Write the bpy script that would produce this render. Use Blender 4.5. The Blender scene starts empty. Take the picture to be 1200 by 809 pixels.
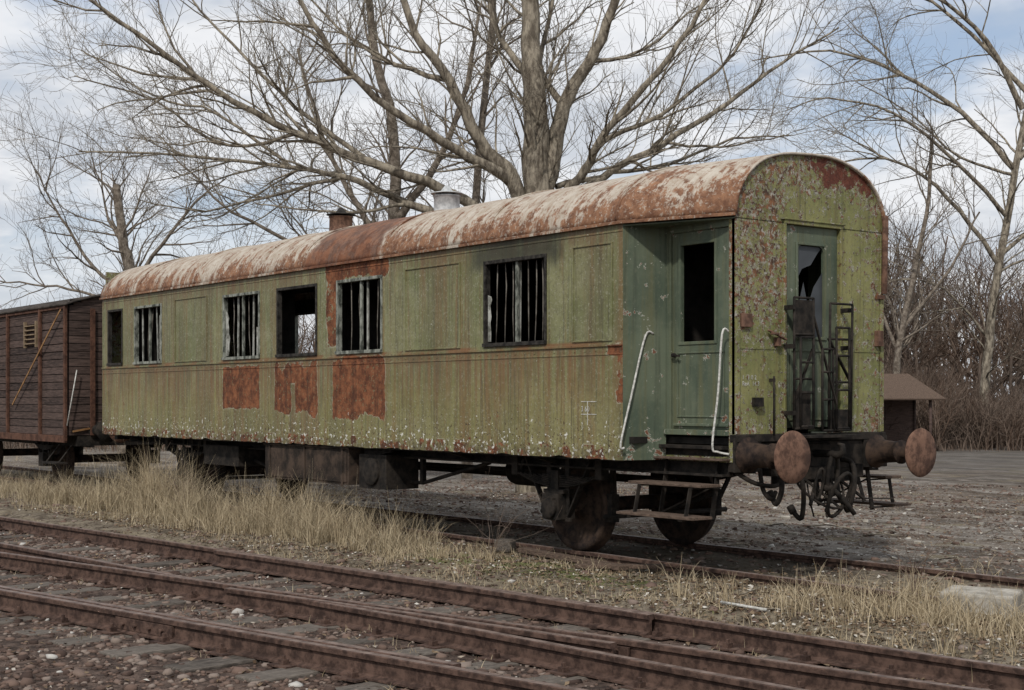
import bpy, math, random
import numpy as np
from mathutils import Vector, Matrix, noise as mn
random.seed(7); rng=np.random.default_rng(7)
SC=bpy.context.scene
COL=bpy.context.collection
# ------------------------------------------------------------------ node helpers
class E:
    def __init__(s,mb,k): s.mb=mb; s.k=k
    def _m(s,op,b=None,c=None,swap=False):
        n=s.mb.nt.nodes.new('ShaderNodeMath'); n.operation=op
        a=s
        if swap: a,b=b,a
        for i,v in enumerate((a,b,c)):
            if v is None: continue
            if isinstance(v,E): s.mb.nt.links.new(v.k,n.inputs[i])
            else: n.inputs[i].default_value=float(v)
        return E(s.mb,n.outputs[0])
    def __add__(s,o): return s._m('ADD',o)
    __radd__=__add__
    def __sub__(s,o): return s._m('SUBTRACT',o)
    def __rsub__(s,o): return s._m('SUBTRACT',o,swap=True)
    def __mul__(s,o): return s._m('MULTIPLY',o)
    __rmul__=__mul__
    def __truediv__(s,o): return s._m('DIVIDE',o)
    def abs(s): return s._m('ABSOLUTE')
    def mx(s,o): return s._m('MAXIMUM',o)
    def mi(s,o): return s._m('MINIMUM',o)
    def cl(s): return s._m('MAXIMUM',0.0)._m('MINIMUM',1.0)
    def sm(s,a,b,lo=0.0,hi=1.0):
        n=s.mb.nt.nodes.new('ShaderNodeMapRange'); n.interpolation_type='SMOOTHSTEP'
        s.mb.nt.links.new(s.k,n.inputs[0])
        if a>b: a,b,lo,hi=b,a,hi,lo
        for i,v in enumerate((a,b,lo,hi)): n.inputs[i+1].default_value=v
        return E(s.mb,n.outputs[0])
class MB:
    def __init__(s,name,rough=.8,metal=0.0,spec=.3):
        s.mat=bpy.data.materials.new(name); s.mat.use_nodes=True
        s.nt=s.mat.node_tree; s.bsdf=s.nt.nodes['Principled BSDF']
        s.bsdf.inputs['Roughness'].default_value=rough
        s.bsdf.inputs['Metallic'].default_value=metal
        s.bsdf.inputs['Specular IOR Level'].default_value=spec
        s.geo=s.nt.nodes.new('ShaderNodeNewGeometry')
        sp=s.nt.nodes.new('ShaderNodeSeparateXYZ'); s.nt.links.new(s.geo.outputs['Position'],sp.inputs[0])
        s.x,s.y,s.z=[E(s,sp.outputs[i]) for i in range(3)]
        s.rnd=E(s,s.geo.outputs['Random Per Island'])
    def vec(s,x,y,z):
        n=s.nt.nodes.new('ShaderNodeCombineXYZ')
        for i,v in enumerate((x,y,z)):
            if isinstance(v,E): s.nt.links.new(v.k,n.inputs[i])
            else: n.inputs[i].default_value=v
        return n.outputs[0]
    def noise(s,scale=1,detail=4,rough=.55,v=None,st=(1,1,1),dist=0.0,off=0.0):
        n=s.nt.nodes.new('ShaderNodeTexNoise')
        if v is None:
            v=s.vec(s.x*st[0]+off,s.y*st[1],s.z*st[2]) if (st!=(1,1,1) or off) else s.geo.outputs['Position']
        s.nt.links.new(v,n.inputs['Vector'])
        n.inputs['Scale'].default_value=scale; n.inputs['Detail'].default_value=min(detail,5)
        n.inputs['Roughness'].default_value=rough; n.inputs['Distortion'].default_value=dist
        return E(s,n.outputs[0])
    def mix(s,f,a,b):
        n=s.nt.nodes.new('ShaderNodeMix'); n.data_type='RGBA'
        for sock,v in ((n.inputs[0],f),(n.inputs[6],a),(n.inputs[7],b)):
            if isinstance(v,E): s.nt.links.new(v.k,sock)
            elif isinstance(v,(tuple,list)): sock.default_value=(*v,1)
            else: sock.default_value=v
        return E(s,n.outputs[2])
    def box(s,x0,x1,z0,z1,soft,dx,dz,ax=None):
        ax=s.x if ax is None else ax
        a=ax+dx; b=s.z+dz
        return a.sm(x0-soft,x0+soft)*a.sm(x1+soft,x1-soft)*b.sm(z0-soft,z0+soft)*b.sm(z1+soft,z1-soft)
    def done(s,col,bump=None,dist=.01,strength=.6,rough=None):
        if isinstance(col,E): s.nt.links.new(col.k,s.bsdf.inputs['Base Color'])
        else: s.bsdf.inputs['Base Color'].default_value=(*col,1)
        if bump is not None:
            b=s.nt.nodes.new('ShaderNodeBump'); b.inputs['Distance'].default_value=dist; b.inputs['Strength'].default_value=strength
            s.nt.links.new(bump.k,b.inputs['Height']); s.nt.links.new(b.outputs[0],s.bsdf.inputs['Normal'])
        if rough is not None: s.nt.links.new(rough.k,s.bsdf.inputs['Roughness'])
        return s.mat

def paint_side():
    m=MB('faded_green_paint',.6,0,.3)
    d1=(m.noise(2.2,5,.7)-.5)*.30; d2=(m.noise(2.6,5,.7,off=11.3)-.5)*.34
    n1=m.noise(.9,5,.6)
    c=m.mix(n1.sm(.35,.65),(.148,.158,.066),(.228,.226,.110))
    c=m.mix(m.noise(3.5,5,.75).sm(.45,.7)*.5,c,(.265,.255,.160))
    c=m.mix(m.z.sm(2.05,1.5)*.48,c,(.260,.220,.080))
    s1=m.noise(1,5,.7,st=(9,9,.45)); s2=m.noise(1,5,.65,st=(30,30,.8)); s4=m.noise(1,4,.6,st=(3.2,3.2,.35),off=9)
    c=m.mix(s4.sm(.42,.64)*.55,c,(.120,.100,.050))
    c=m.mix(s1.sm(.46,.66)*.75,c,(.180,.112,.048))
    c=m.mix(s2.sm(.49,.66)*.65,c,(.068,.062,.036))
    c=m.mix(m.noise(24,5,.75).sm(.50,.64)*.45,c,(.095,.088,.050))
    c=m.mix(m.noise(40,4,.7,off=6).sm(.55,.64)*.45,c,(.34,.33,.24))
    s3=m.noise(1,4,.6,st=(17,17,.5),off=4.0)
    under=m.z.sm(1.25,1.98)*m.z.sm(2.06,2.0)
    c=m.mix(s3.sm(.40,.6)*under*.65,c,(.19,.090,.038))
    top=m.z.sm(2.85,3.16)
    c=m.mix(s3.sm(.38,.6)*top*.75,c,(.145,.078,.040))
    band=m.z.sm(2.02,2.045)*m.z.sm(2.10,2.07)
    c=m.mix(band*m.noise(3,4).sm(.4,.6)*.8,c,(.19,.085,.035))
    b2=m.z.sm(1.90,1.95)*m.z.sm(2.04,2.03)
    c=m.mix(b2*m.noise(1,4,.65,st=(2.5,1,9)).sm(.42,.6)*.55,c,(.15,.085,.042))
    # rain stains running down from window sills
    c=m.mix(m.z.sm(1.35,2.0)*m.z.sm(2.03,2.0)*m.noise(1,4,.6,st=(5,5,.3),off=21).sm(.5,.6)*.55,c,(.10,.075,.042))
    soot=m.box(-3.40,-1.90,2.88,3.16,.12,d1*1.3,d2)
    c=m.mix(soot*.85,c,(.035,.035,.022))
    r=m.box(-9.26,-8.18,1.43,1.99,.03,d1*.45,d2*.5)
    gap=(m.x+d2*.5+7.28).abs().sm(.035,.07).mx(m.z.sm(1.72,1.78))
    r=r.mx(m.box(-7.76,-6.66,1.36,1.99,.03,d1*.6,d2*1.4)*gap)
    r=r.mx(m.box(-6.28,-5.10,1.33,2.03,.03,d1*.45,d2*1.2))
    r=r.mx(m.box(-6.45,-5.03,2.95,3.2,.05,d1*1.2,d2*1.0)*.9)
    r=r.mx(m.box(-6.42,-6.16,2.2,3.2,.05,d1*.8,d2*.8)*m.noise(5,5,.7).sm(.40,.47))
    r=r.mx(m.box(-1.22,-.85,1.95,2.05,.04,d1,d2*.2))
    r=r.mx(m.box(-1.10,-1.00,1.5,2.03,.03,d1,d2*.4)*m.noise(9,5).sm(.42,.5))
    ln=m.noise(6,5,.7)
    r=r.mx((ln-m.z*.42).sm(.085,.115)*m.z.sm(1.14,1.09))
    r=r.mx((m.noise(5.0,5,.75,off=7.7)-m.z*.06).sm(.570,.585))
    rc=m.mix(m.noise(9,5,.75).sm(.35,.66),(.085,.030,.015),(.250,.095,.042))
    rc=m.mix(m.noise(1,4,.6,st=(14,14,1.2),off=2).sm(.48,.66)*.6,rc,(.055,.025,.016))
    rc=m.mix(m.noise(26,4,.7,off=12).sm(.58,.66)*.6,rc,(.19,.18,.10))
    fr=(r.sm(.05,.35)-r.sm(.5,.8)).cl()
    c=m.mix(fr*.5*m.noise(16,4).sm(.4,.6),c,(.42,.41,.32))
    c=m.mix(r.sm(.4,.6),c,rc)
    w=m.noise(17,5,.62,st=(1,1,1.3)); lim=m.z.sm(1.55,1.05,.0,.118)
    fl=(w+lim).sm(.700,.715)
    c=m.mix(fl,c,(.62,.61,.54))
    w2=m.noise(30,4,.6,off=3); 
    c=m.mix((w2+m.z.sm(1.6,1.05,.0,.09)).sm(.69,.705),c,(.06,.035,.02))
    c=m.mix(m.z.sm(1.14,1.0)*.5*m.noise(8,4).sm(.35,.6),c,(.05,.035,.022))
    dents=m.noise(1.6,3)*1.4+m.noise(40,3,.7)*.07
    return m.done(c,dents,.05,.6,rough=r.sm(.3,.7,.55,.92))

def paint_end():
    m=MB('peeling_green_paint',.65,0,.3)
    n1=m.noise(1.3,5,.6)
    c=m.mix(n1.sm(.35,.65),(.172,.178,.064),(.255,.242,.098))
    s1=m.noise(1,5,.65,st=(10,10,.5)); c=m.mix(s1.sm(.48,.70)*.6,c,(.16,.120,.048))
    s2=m.noise(1,4,.6,st=(26,26,.7),off=3); c=m.mix(s2.sm(.5,.70)*.55,c,(.080,.078,.04))
    c=m.mix(m.noise(26,5,.75,off=2).sm(.5,.64)*.4,c,(.10,.10,.048))
    hv=m.y.sm(-.2,-.5)*m.z.sm(1.8,2.4)*.085
    hv=hv.mx(m.z.sm(3.25,3.62)*.085)
    hv=hv+m.z.sm(1.6,1.2)*.055+m.y.sm(.55,.98)*.04+.012
    n=m.noise(8.5,5,.76)+hv*.8
    n2=m.noise(17,5,.72,off=5)+hv*.95
    n3=m.noise(34,4,.68,off=8)+hv*.95
    chip=n.sm(.612,.622).mx(n2.sm(.632,.642)).mx(n3.sm(.672,.682))
    edge=n.sm(.572,.60).mx(n2.sm(.598,.625)).mx(n3.sm(.645,.665))
    c=m.mix(edge*m.noise(12,3).sm(.42,.52)*.9,c,(.48,.47,.38))
    rc=m.mix(m.noise(11,5,.7).sm(.38,.62),(.060,.034,.021),(.22,.100,.045))
    rc=m.mix(m.noise(19,4,.7,off=17).sm(.53,.58)*.75,rc,(.42,.41,.35))
    c=m.mix(chip,c,rc)
    tp=m.box(.0,.85,3.5,3.85,.10,(m.noise(4,5,.75)-.5)*.7,(m.noise(4.3,5,.75,off=4)-.5)*.6,ax=m.y)
    c=m.mix(tp.sm(.45,.6)*m.noise(9,4,.7,off=8).sm(.38,.48),c,m.mix(m.noise(14,5),(.06,.018,.012),(.19,.055,.028)))
    return m.done(c,chip*-.5+edge*.25+m.noise(2,3)*3+m.noise(50,3)*.1,.012,.9)

def paint_teal():
    m=MB('dull_bluegreen_paint',.6,0,.3)
    c=m.mix(m.noise(1.8,5).sm(.35,.65),(.066,.088,.060),(.120,.142,.094))
    s=m.noise(1,5,.65,st=(12,12,.6)); c=m.mix(s.sm(.46,.70)*.65,c,(.125,.120,.058))
    s=m.noise(1,5,.65,st=(25,25,.8),off=3); c=m.mix(s.sm(.48,.7)*.55,c,(.045,.055,.038))
    c=m.mix(m.noise(22,5,.75,off=2).sm(.52,.66)*.4,c,(.15,.16,.11))
    n=m.noise(7,5,.7)+m.z.sm(1.6,1.2)*.05
    c=m.mix(n.sm(.625,.64),c,(.36,.37,.31)); c=m.mix(n.sm(.650,.66),c,(.15,.065,.035))
    return m.done(c,n,.01,.5)

def roof_mat():
    m=MB('rusted_roof_sheet',.8,0,.25)
    n1=m.noise(1,5,.68,st=(1.7,1.1,1.1)); n2=m.noise(1,5,.74,st=(8,1.6,1.6),off=5); n3=m.noise(13,5,.78); n4=m.noise(1,5,.7,st=(22,3,3),off=2)
    pale=m.mix(m.noise(5,5,.7).sm(.38,.68),(.50,.45,.375),(.36,.295,.225))
    pale=m.mix(n4.sm(.48,.66)*.6,pale,(.28,.18,.12))
    rust=m.mix(m.noise(8,5,.75).sm(.36,.64),(.125,.057,.032),(.300,.155,.085))
    ev=m.z.sm(3.55,3.2)*.085+m.x.sm(-2.2,-.1)*.035+m.z.sm(3.6,3.79)*-.05
    f=(n1*.34+n2*.40+n3*.32+ev).sm(.545,.605)
    c=m.mix(f,pale,rust)
    c=m.mix(n3.sm(.54,.62)*.7,c,(.215,.110,.065))
    c=m.mix(m.noise(26,4,.7,off=3).sm(.55,.64)*.65,c,(.44,.39,.32))
    c=m.mix(n2.sm(.5,.70)*.45,c,(.15,.078,.048))
    hd=m.x+(m.noise(2.2,5,.7)-.5)*.8
    hvy=hd.sm(-7.0,-6.8)*hd.sm(-5.1,-5.3)
    c=m.mix(hvy*.88,c,m.mix(m.noise(6,5,.75).sm(.4,.64),(.085,.032,.018),(.21,.088,.045)))
    return m.done(c,m.noise(1.3,3)*1.0+n3*.12,.05,.6)

def simple(name,a,b,scale=6,rough=.85,bump=.006,st=(1,1,1),metal=0,spec=.2,island=0.0):
    m=MB(name,rough,metal,spec)
    n=m.noise(scale,5,.7,st=st)
    f=n.sm(.35,.65)
    if island: f=(f*(1-island)+m.rnd*island)
    return m.done(m.mix(f,a,b),n,bump,.7)

M={}
M['side']=paint_side(); M['end']=paint_end(); M['teal']=paint_teal(); M['roof']=roof_mat()
M['iron']=simple('grimy_black_iron',(.009,.008,.007),(.036,.029,.023),9)
M['ironrust']=simple('rusty_underframe_iron',(.014,.010,.009),(.062,.040,.028),8)
M['disc']=simple('rusted_buffer_steel',(.075,.042,.030),(.195,.110,.075),12)
M['white']=simple('flaking_white_enamel',(.33,.32,.29),(.66,.65,.60),30)
M['frame']=simple('weathered_window_frame',(.05,.055,.045),(.30,.31,.265),14,st=(1,1,.5))
M['bar']=simple('corroded_window_bar',(.06,.05,.04),(.22,.20,.17),14,st=(1,1,.5))
M['slat']=simple('bleached_slats',(.12,.12,.10),(.42,.42,.38),14,st=(1,1,.5))
M['char']=simple('charred_frame',(.010,.009,.008),(.05,.045,.038),14)
M['inside']=simple('dark_interior',(.010,.009,.008),(.036,.031,.026),3)  # near-black brown for the lining, floor and partitions behind the windows
M['zinc']=simple('galvanised_flue',(.34,.35,.35),(.58,.59,.58),10,rough=.5)
M['stepwood']=simple('worn_step_board',(.055,.038,.028),(.15,.105,.078),14,st=(1,6,6))
M['rail']=simple('rusty_rail_steel',(.038,.023,.018),(.120,.074,.056),12)
M['railhead']=simple('worn_rail_head',(.10,.070,.057),(.225,.168,.140),9,rough=.55)
M['sleeper']=simple('old_oak_sleeper',(.045,.037,.030),(.175,.150,.125),10,st=(5,1,5),island=.35)
M['concrete']=simple('pale_concrete',(.24,.22,.185),(.42,.39,.335),8)
M['plank']=simple('dark_red_planks',(.020,.014,.012),(.120,.082,.068),7,st=(.6,.6,6),island=.45)
M['wagoniron']=simple('wagon_rust_iron',(.05,.024,.016),(.125,.062,.040),8)
M['ochre']=simple('ochre_rust_bar',(.18,.09,.035),(.30,.17,.075),8)
M['tanwood']=simple('tan_vent_board',(.16,.115,.07),(.27,.20,.13),9)
M['wagonroof']=simple('tarred_roof',(.025,.021,.018),(.085,.072,.062),5)
m=MB('grey_bark',.9,0,.15)
M['bark']=m.done(m.mix(m.noise(9,5,.7,st=(1,1,.35)).sm(.36,.66),(.100,.082,.062),(.35,.305,.235)),m.noise(14,5,.7,st=(1,1,.3)),.03,.8)
m=MB('pale_bark',.9,0,.15)
M['bark2']=m.done(m.mix(m.noise(7,5,.7).sm(.36,.66),(.10,.080,.062),(.27,.23,.185)),m.noise(14,4,.7),.02,.7)
m=MB('winter_brush_twigs',.95,0,.1)
M['brush']=m.done(m.mix(m.rnd,m.mix(m.noise(.35,3).sm(.4,.6),(.060,.045,.036),(.095,.060,.042)),(.215,.165,.13)))
m=MB('dry_straw',.85,0,.15)
M['straw']=m.done(m.mix(m.rnd,m.mix(m.noise(1.2,3).sm(.4,.6),(.15,.112,.064),(.28,.215,.13)),(.52,.435,.295)))
m=MB('moss_green_grass',.85,0,.15)
M['green']=m.done(m.mix(m.rnd,(.08,.105,.028),(.20,.22,.07)))
m=MB('dead_leaves',.9,0,.1)
M['leaf']=m.done(m.mix(m.rnd.sm(.0,.8),(.08,.05,.030),m.mix(m.rnd.sm(.8,.98),(.25,.185,.12),(.52,.49,.43))))
m=MB('ballast_stone',.9,0,.15)
cs=m.mix(m.rnd.sm(0,.6),(.055,.037,.030),(.155,.105,.082)); cs=m.mix(m.rnd.sm(.6,.9),cs,(.22,.175,.145)); cs=m.mix(m.rnd.sm(.975,.985),cs,(.46,.44,.40))
M['stone']=m.done(cs,m.noise(50,3),.004,.6)

m=MB('yard_ground',.95,0,.1)
big=(m.noise(.55,5,.6)-.5)*1.6
yd=m.y-m.x*.083+big*.8
soil=m.mix(m.noise(5,5,.75).sm(.35,.66),(.085,.067,.050),(.275,.232,.172))
soil=m.mix(m.noise(1.1,5,.6).sm(.45,.65)*.5,soil,(.30,.25,.17))
soil=m.mix(m.noise(18,4,.7,off=5).sm(.55,.64)*.7,soil,(.05,.038,.028))
track=m.mix(m.noise(9,5,.75).sm(.36,.66),(.046,.034,.028),(.165,.118,.094))
yard=m.mix(m.noise(2.2,5,.78).sm(.34,.66),(.115,.098,.080),(.285,.250,.212))
yard=m.mix(m.noise(.3,4).sm(.42,.58)*.7,yard,(.150,.112,.080))
yard=m.mix(m.noise(1,5,.7,st=(.35,1.6,1),off=4).sm(.49,.60)*.65,yard,(.32,.295,.26))
yard=m.mix(m.noise(1,5,.75,st=(.25,.9,1),off=14).sm(.49,.57)*.70,yard,(.070,.053,.040))
yard=m.mix(m.noise(.9,5,.75,off=31).sm(.56,.62)*.6,yard,(.22,.185,.115))
spk=m.noise(17,4,.65).sm(.60,.64)
yard=m.mix(spk*m.y.sm(20,3),yard,(.50,.48,.44))
yard=m.mix(m.noise(26,4,.65,off=4).sm(.56,.62)*.7,yard,(.055,.043,.034))
far=(m.y+m.x*.15).sm(12,20)*m.y.sm(45,30)
yard=m.mix(far*.6,yard,(.105,.098,.090))
c=m.mix(yd.sm(-3.25,-2.9),track,soil)
c=m.mix((m.y+big).sm(.2,1.4),c,yard)
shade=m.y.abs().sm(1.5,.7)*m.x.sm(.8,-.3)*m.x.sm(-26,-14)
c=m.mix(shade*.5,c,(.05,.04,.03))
mx=((m.x+2.2)*(m.x+2.2)*.12+(m.y+1.75)*(m.y+1.75)*2.6)+big*.5
c=m.mix(mx.sm(.75,.2)*m.noise(6,5).sm(.45,.6)*.7,c,(.11,.135,.035))
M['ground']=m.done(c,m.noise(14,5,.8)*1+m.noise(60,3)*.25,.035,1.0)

# ------------------------------------------------------------------ mesh helpers
def empty(name):
    o=bpy.data.objects.new(name,None); COL.objects.link(o); o.empty_display_size=.3; return o
class Part:
    def __init__(s): s.v=[]; s.f=[]; s.smooth=[]
    def add(s,vs,fs,smooth=False):
        b=len(s.v); s.v+= [tuple(p) for p in vs]; s.f+=[tuple(i+b for i in f) for f in fs]; s.smooth+=[smooth]*len(fs)
    def box(s,c,d,rot=None):
        c=Vector(c); R=rot if rot is not None else Matrix.Identity(3)
        vs=[c+R@Vector((sx*d[0]/2,sy*d[1]/2,sz*d[2]/2)) for sx in(-1,1) for sy in(-1,1) for sz in(-1,1)]
        s.add(vs,[(0,1,3,2),(4,6,7,5),(0,4,5,1),(2,3,7,6),(0,2,6,4),(1,5,7,3)])
    def bb(s,x0,x1,y0,y1,z0,z1): s.box(((x0+x1)/2,(y0+y1)/2,(z0+z1)/2),(abs(x1-x0),abs(y1-y0),abs(z1-z0)))
    def bar(s,a,b,w,h,up=(0,0,1)):
        a=Vector(a);b=Vector(b);d=b-a; L=d.length; d.normalize(); u=Vector(up)
        if abs(d.dot(u))>.98: u=Vector((1,0,0))
        sd=d.cross(u).normalized(); u=sd.cross(d)
        R=Matrix((d,sd,u)).transposed(); s.box((a+b)/2,(L,w,h),R)
    def tube(s,pts,r,n=10,caps=True,smooth=True):
        pts=[Vector(p) for p in pts]; rs=r if isinstance(r,(list,tuple)) else [r]*len(pts)
        vs=[];fs=[];prev=None
        for i,p in enumerate(pts):
            t=(pts[min(i+1,len(pts)-1)]-pts[max(i-1,0)]).normalized()
            if prev is None:
                a=Vector((0,0,1)) if abs(t.z)<.9 else Vector((1,0,0)); prev=t.cross(a).normalized()
            prev=(prev-t*prev.dot(t)).normalized(); q=t.cross(prev)
            for k in range(n):
                an=2*math.pi*k/n; vs.append(p+(prev*math.cos(an)+q*math.sin(an))*rs[i])
        for i in range(len(pts)-1):
            for k in range(n): fs.append((i*n+k,i*n+(k+1)%n,(i+1)*n+(k+1)%n,(i+1)*n+k))
        if caps: fs.append(tuple(range(n))[::-1]); fs.append(tuple((len(pts)-1)*n+k for k in range(n)))
        s.add(vs,fs,smooth)
    def hose(s,pts,r,n=8,sub=5):
        P=[Vector(p) for p in pts]; out=[]
        for i in range(len(P)-1):
            p0=P[max(i-1,0)];p1=P[i];p2=P[i+1];p3=P[min(i+2,len(P)-1)]
            for k in range(sub):
                t=k/sub; out.append(.5*((2*p1)+(p2-p0)*t+(2*p0-5*p1+4*p2-p3)*t*t+(3*p1-p0-3*p2+p3)*t**3))
        out.append(P[-1]); s.tube(out,r,n)
    def rev(s,c,axis,prof,n=36,smooth=True):
        ax=Vector(axis).normalized(); a=Vector((0,0,1)) if abs(ax.z)<.9 else Vector((1,0,0))
        u=ax.cross(a).normalized(); w=ax.cross(u); c=Vector(c); vs=[];fs=[]
        for r,o in prof:
            for k in range(n):
                an=2*math.pi*k/n; vs.append(c+ax*o+(u*math.cos(an)+w*math.sin(an))*max(r,.0005))
        for i in range(len(prof)-1):
            for k in range(n): fs.append((i*n+k,i*n+(k+1)%n,(i+1)*n+(k+1)%n,(i+1)*n+k))
        s.add(vs,fs,smooth)
    def done(s,name,mat,parent=None,bevel=0,solid=None):
        me=bpy.data.meshes.new(name); me.from_pydata(s.v,[],s.f); me.update()
        me.polygons.foreach_set('use_smooth',s.smooth)
        me.materials.append(mat); o=bpy.data.objects.new(name,me); COL.objects.link(o)
        if parent: o.parent=parent
        if solid:
            k=o.modifiers.new('thick','SOLIDIFY'); k.thickness=abs(solid); k.offset=-1 if solid>0 else 1
        if bevel:
            k=o.modifiers.new('bev','BEVEL'); k.width=bevel; k.segments=2; k.limit_method='ANGLE'; k.angle_limit=.7
        return o
def npmesh(name,V,F,mat,smooth=False):
    me=bpy.data.meshes.new(name); n,k=F.shape
    me.vertices.add(len(V)); me.vertices.foreach_set('co',V.astype(np.float32).ravel())
    me.loops.add(n*k); me.loops.foreach_set('vertex_index',F.astype(np.int32).ravel())
    me.polygons.add(n); me.polygons.foreach_set('loop_start',np.arange(0,n*k,k,dtype=np.int32))
    me.update(calc_edges=True); me.validate()
    if smooth: me.polygons.foreach_set('use_smooth',[True]*n)
    me.materials.append(mat); o=bpy.data.objects.new(name,me); COL.objects.link(o); return o

# ------------------------------------------------------------------ COACH
coach=empty('railway_coach')
WM,WE,LV,L,HE,HB=1.408,1.01,1.03,13.61,3.1735,.985
wins=[(-13.37,-12.78),(-12.30,-11.29),(-9.24,-8.17),(-7.69,-6.66),(-6.18,-5.16),(-3.18,-2.15)]
WZ0,WZ1=2.10,2.965
def sidewall(sgn):
    p=Part(); y=sgn*WM
    ww=wins if sgn<0 else [wins[1],wins[3]]
    xs=sorted(set([-L,-LV]+[a for w in ww for a in w]))
    zs=[1.10,WZ0,WZ1,HE]
    for i in range(len(xs)-1):
        for j in range(3):
            if j==1 and any(abs(xs[i]-w[0])<1e-6 for w in ww): continue
            q=[(xs[i],y,zs[j]),(xs[i+1],y,zs[j]),(xs[i+1],y,zs[j+1]),(xs[i],y,zs[j+1])]
            p.add(q if sgn<0 else q[::-1],[(0,1,2,3)])
    p2=Part(); n=330
    X=np.linspace(-L,-LV,n)
    Z=[HB+.012*mn.noise((x*3,1,0))+.02*max(0,mn.noise((x*9,4,0)))+(.06*max(0,mn.noise((x*2.3,8,0))-.15)) for x in X]
    vs=[(X[i],y,Z[i]) for i in range(n)]+[(X[i],y,1.10) for i in range(n)]
    fs=[(i,i+1,n+i+1,n+i) for i in range(n-1)]
    p2.add(vs,[f if sgn<0 else f[::-1] for f in fs])
    p.done('side_wall',M['side'],coach,solid=.045); p2.done('side_wall_lower_edge',M['side'],coach,solid=.012)
    p3=Part()
    for i in range(len(xs)-1):
        for j in range(3):
            if j==1 and any(abs(xs[i]-w[0])<1e-6 for w in ww): continue
            yy=sgn*(WM-.05); p3.add([(xs[i],yy,zs[j]),(xs[i+1],yy,zs[j]),(xs[i+1],yy,zs[j+1]),(xs[i],yy,zs[j+1])],[(0,1,2,3)])
    p3.done('inner_lining',M['inside'],coach)
sidewall(-1); sidewall(1)
p=Part(); p.bb(-L-.0,-L+.05,-WM+.05,WM-.05,1.0,3.6); p.done('rear_end_wall',M['end'],coach)
p=Part(); p.bb(-L+.02,-.95,-WM+.06,WM-.06,1.14,1.2); p.bb(-.95,-.03,-.95,.95,1.14,1.2)
p.bb(-L+.06,-.9,-1.30,1.30,3.28,3.30)
p.bb(-4.93,-4.88,-1.35,1.35,1.2,3.28)
p.bb(-8.05,-8.0,-1.35,-.98,1.2,3.28); p.bb(-8.05,-8.0,-.5,1.35,1.2,3.28); p.bb(-8.05,-8.0,-.98,-.5,3.0,3.28)
p.bb(-1.12,-1.07,-1.3,1.3,1.2,3.28)
p.bb(-12.6,-12.55,-1.35,.2,1.2,3.28)
p.done('interior_partitions',M['inside'],coach)
p=Part()
def strip(x0,x1,z0,z1,pr=.010,sgn=-1): p.bb(x0,x1,sgn*(WM-.004),sgn*(WM+pr),z0,z1)
for sg in(-1,1):
    strip(-L,-LV-.002,2.035,2.060,.016,sg); strip(-L,-LV-.002,1.955,1.970,.006,sg)
    strip(-L,-LV-.002,3.085,3.100,.006,sg)
    for a,b in [(-10.83,-9.75),(-4.68,-3.61),(-1.75,-1.17)]:
        e=.018
        strip(a,b,2.985,2.985+e,.012,sg); strip(a,b,2.085,2.085+e,.012,sg)
        strip(a,a+e,2.085+e,2.985,.012,sg); strip(b-e,b,2.085+e,2.985,.012,sg)
    for x in [-12.55,-11.05,-9.5,-7.93,-6.42,-4.92,-3.4,-1.93]:
        strip(x-.012,x+.012,1.0,1.953,.0045,sg)
    strip(-LV-.03,-LV,1.0,3.08,.004,sg); strip(-L,-L+.03,1.0,3.08,.004,sg)
p.done('belt_rails_and_mouldings',M['side'],coach,bevel=.003)
p=Part()
for x in np.arange(-13.5,-1.1,.155):
    p.rev((x,-WM-.002,1.995),(0,-1,0),[(.007,0),(.006,.004),(.002,.006)],6); p.rev((x,-WM-.002,1.07),(0,-1,0),[(.007,0),(.006,.004),(.002,.006)],6)
p.done('rivets',M['side'],coach)
pf=Part(); pc=Part(); pb=Part(); ps=Part()
R=random.Random(3)
for k,(a,b) in enumerate(wins):
    for sg in (-1,1):
        if sg>0 and k not in (1,3): continue
        y0,y1=sg*(WM-.055),sg*(WM+.012)
        P_=pc if k in(0,3,5) else pf
        w=.030
        P_.bb(a-.006,b+.006,y0,y1,WZ1-w,WZ1+.006); P_.bb(a-.006,b+.006,y0,sg*(WM+.03),WZ0-.018,WZ0+w*.7)
        P_.bb(a-.006,a+w,y0,y1,WZ0+w*.7,WZ1-w); P_.bb(b-w,b+.006,y0,y1,WZ0+w*.7,WZ1-w)
        if k in(1,2,4,5) and sg<0:
            nb={1:5,2:6,4:4,5:7}[k]
            for i in range(nb):
                x=a+(b-a)*(i+1)/(nb+1)+R.uniform(-.025,.025); thin=not((k==1 and i in(0,3)) or (k==2 and i in(1,4,5)) or (k==4 and i==2) or (k==5 and i==3))
                ln=R.uniform(-.03,.03)
                pts=[(x+ln*(1-j/3)+R.uniform(-.008,.008),-WM+.07+R.uniform(-.008,.008),z) for j,z in enumerate((WZ0,2.4,2.7,WZ1))]
                if thin: pb.tube(pts,.0065,6)
                else: ps.bar(pts[0],pts[-1],.015,.030,(1,0,0))
            xm=(a+b)/2; pf.bb(xm-.018,xm+.018,-WM+.02,-WM+.05,WZ0,WZ1)
pf.done('window_frames',M['frame'],coach,bevel=.003); pc.done('charred_window_frames',M['char'],coach,bevel=.003); pb.done('window_bars',M['bar'],coach); ps.done('window_slats',M['slat'],coach)
p=Part()
for a,b,z0,z1 in [(-9.20,-9.10,2.14,2.75),(-8.30,-8.2,2.12,2.5),(-3.145,-3.09,2.14,2.62),(-11.42,-11.33,2.15,2.8)]:
    n=9; vs=[]
    for i in range(n):
        z=z0+(z1-z0)*i/(n-1); vs+= [(a,-WM+.02,z),(a+(b-a)*R.uniform(.3,1),-WM+.03+R.uniform(-.01,.01),z+R.uniform(-.02,.02))]
    p.add(vs,[(2*i,2*i+1,2*i+3,2*i+2) for i in range(n-1)])
p.done('torn_insulation',M['slat'],coach)
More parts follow.
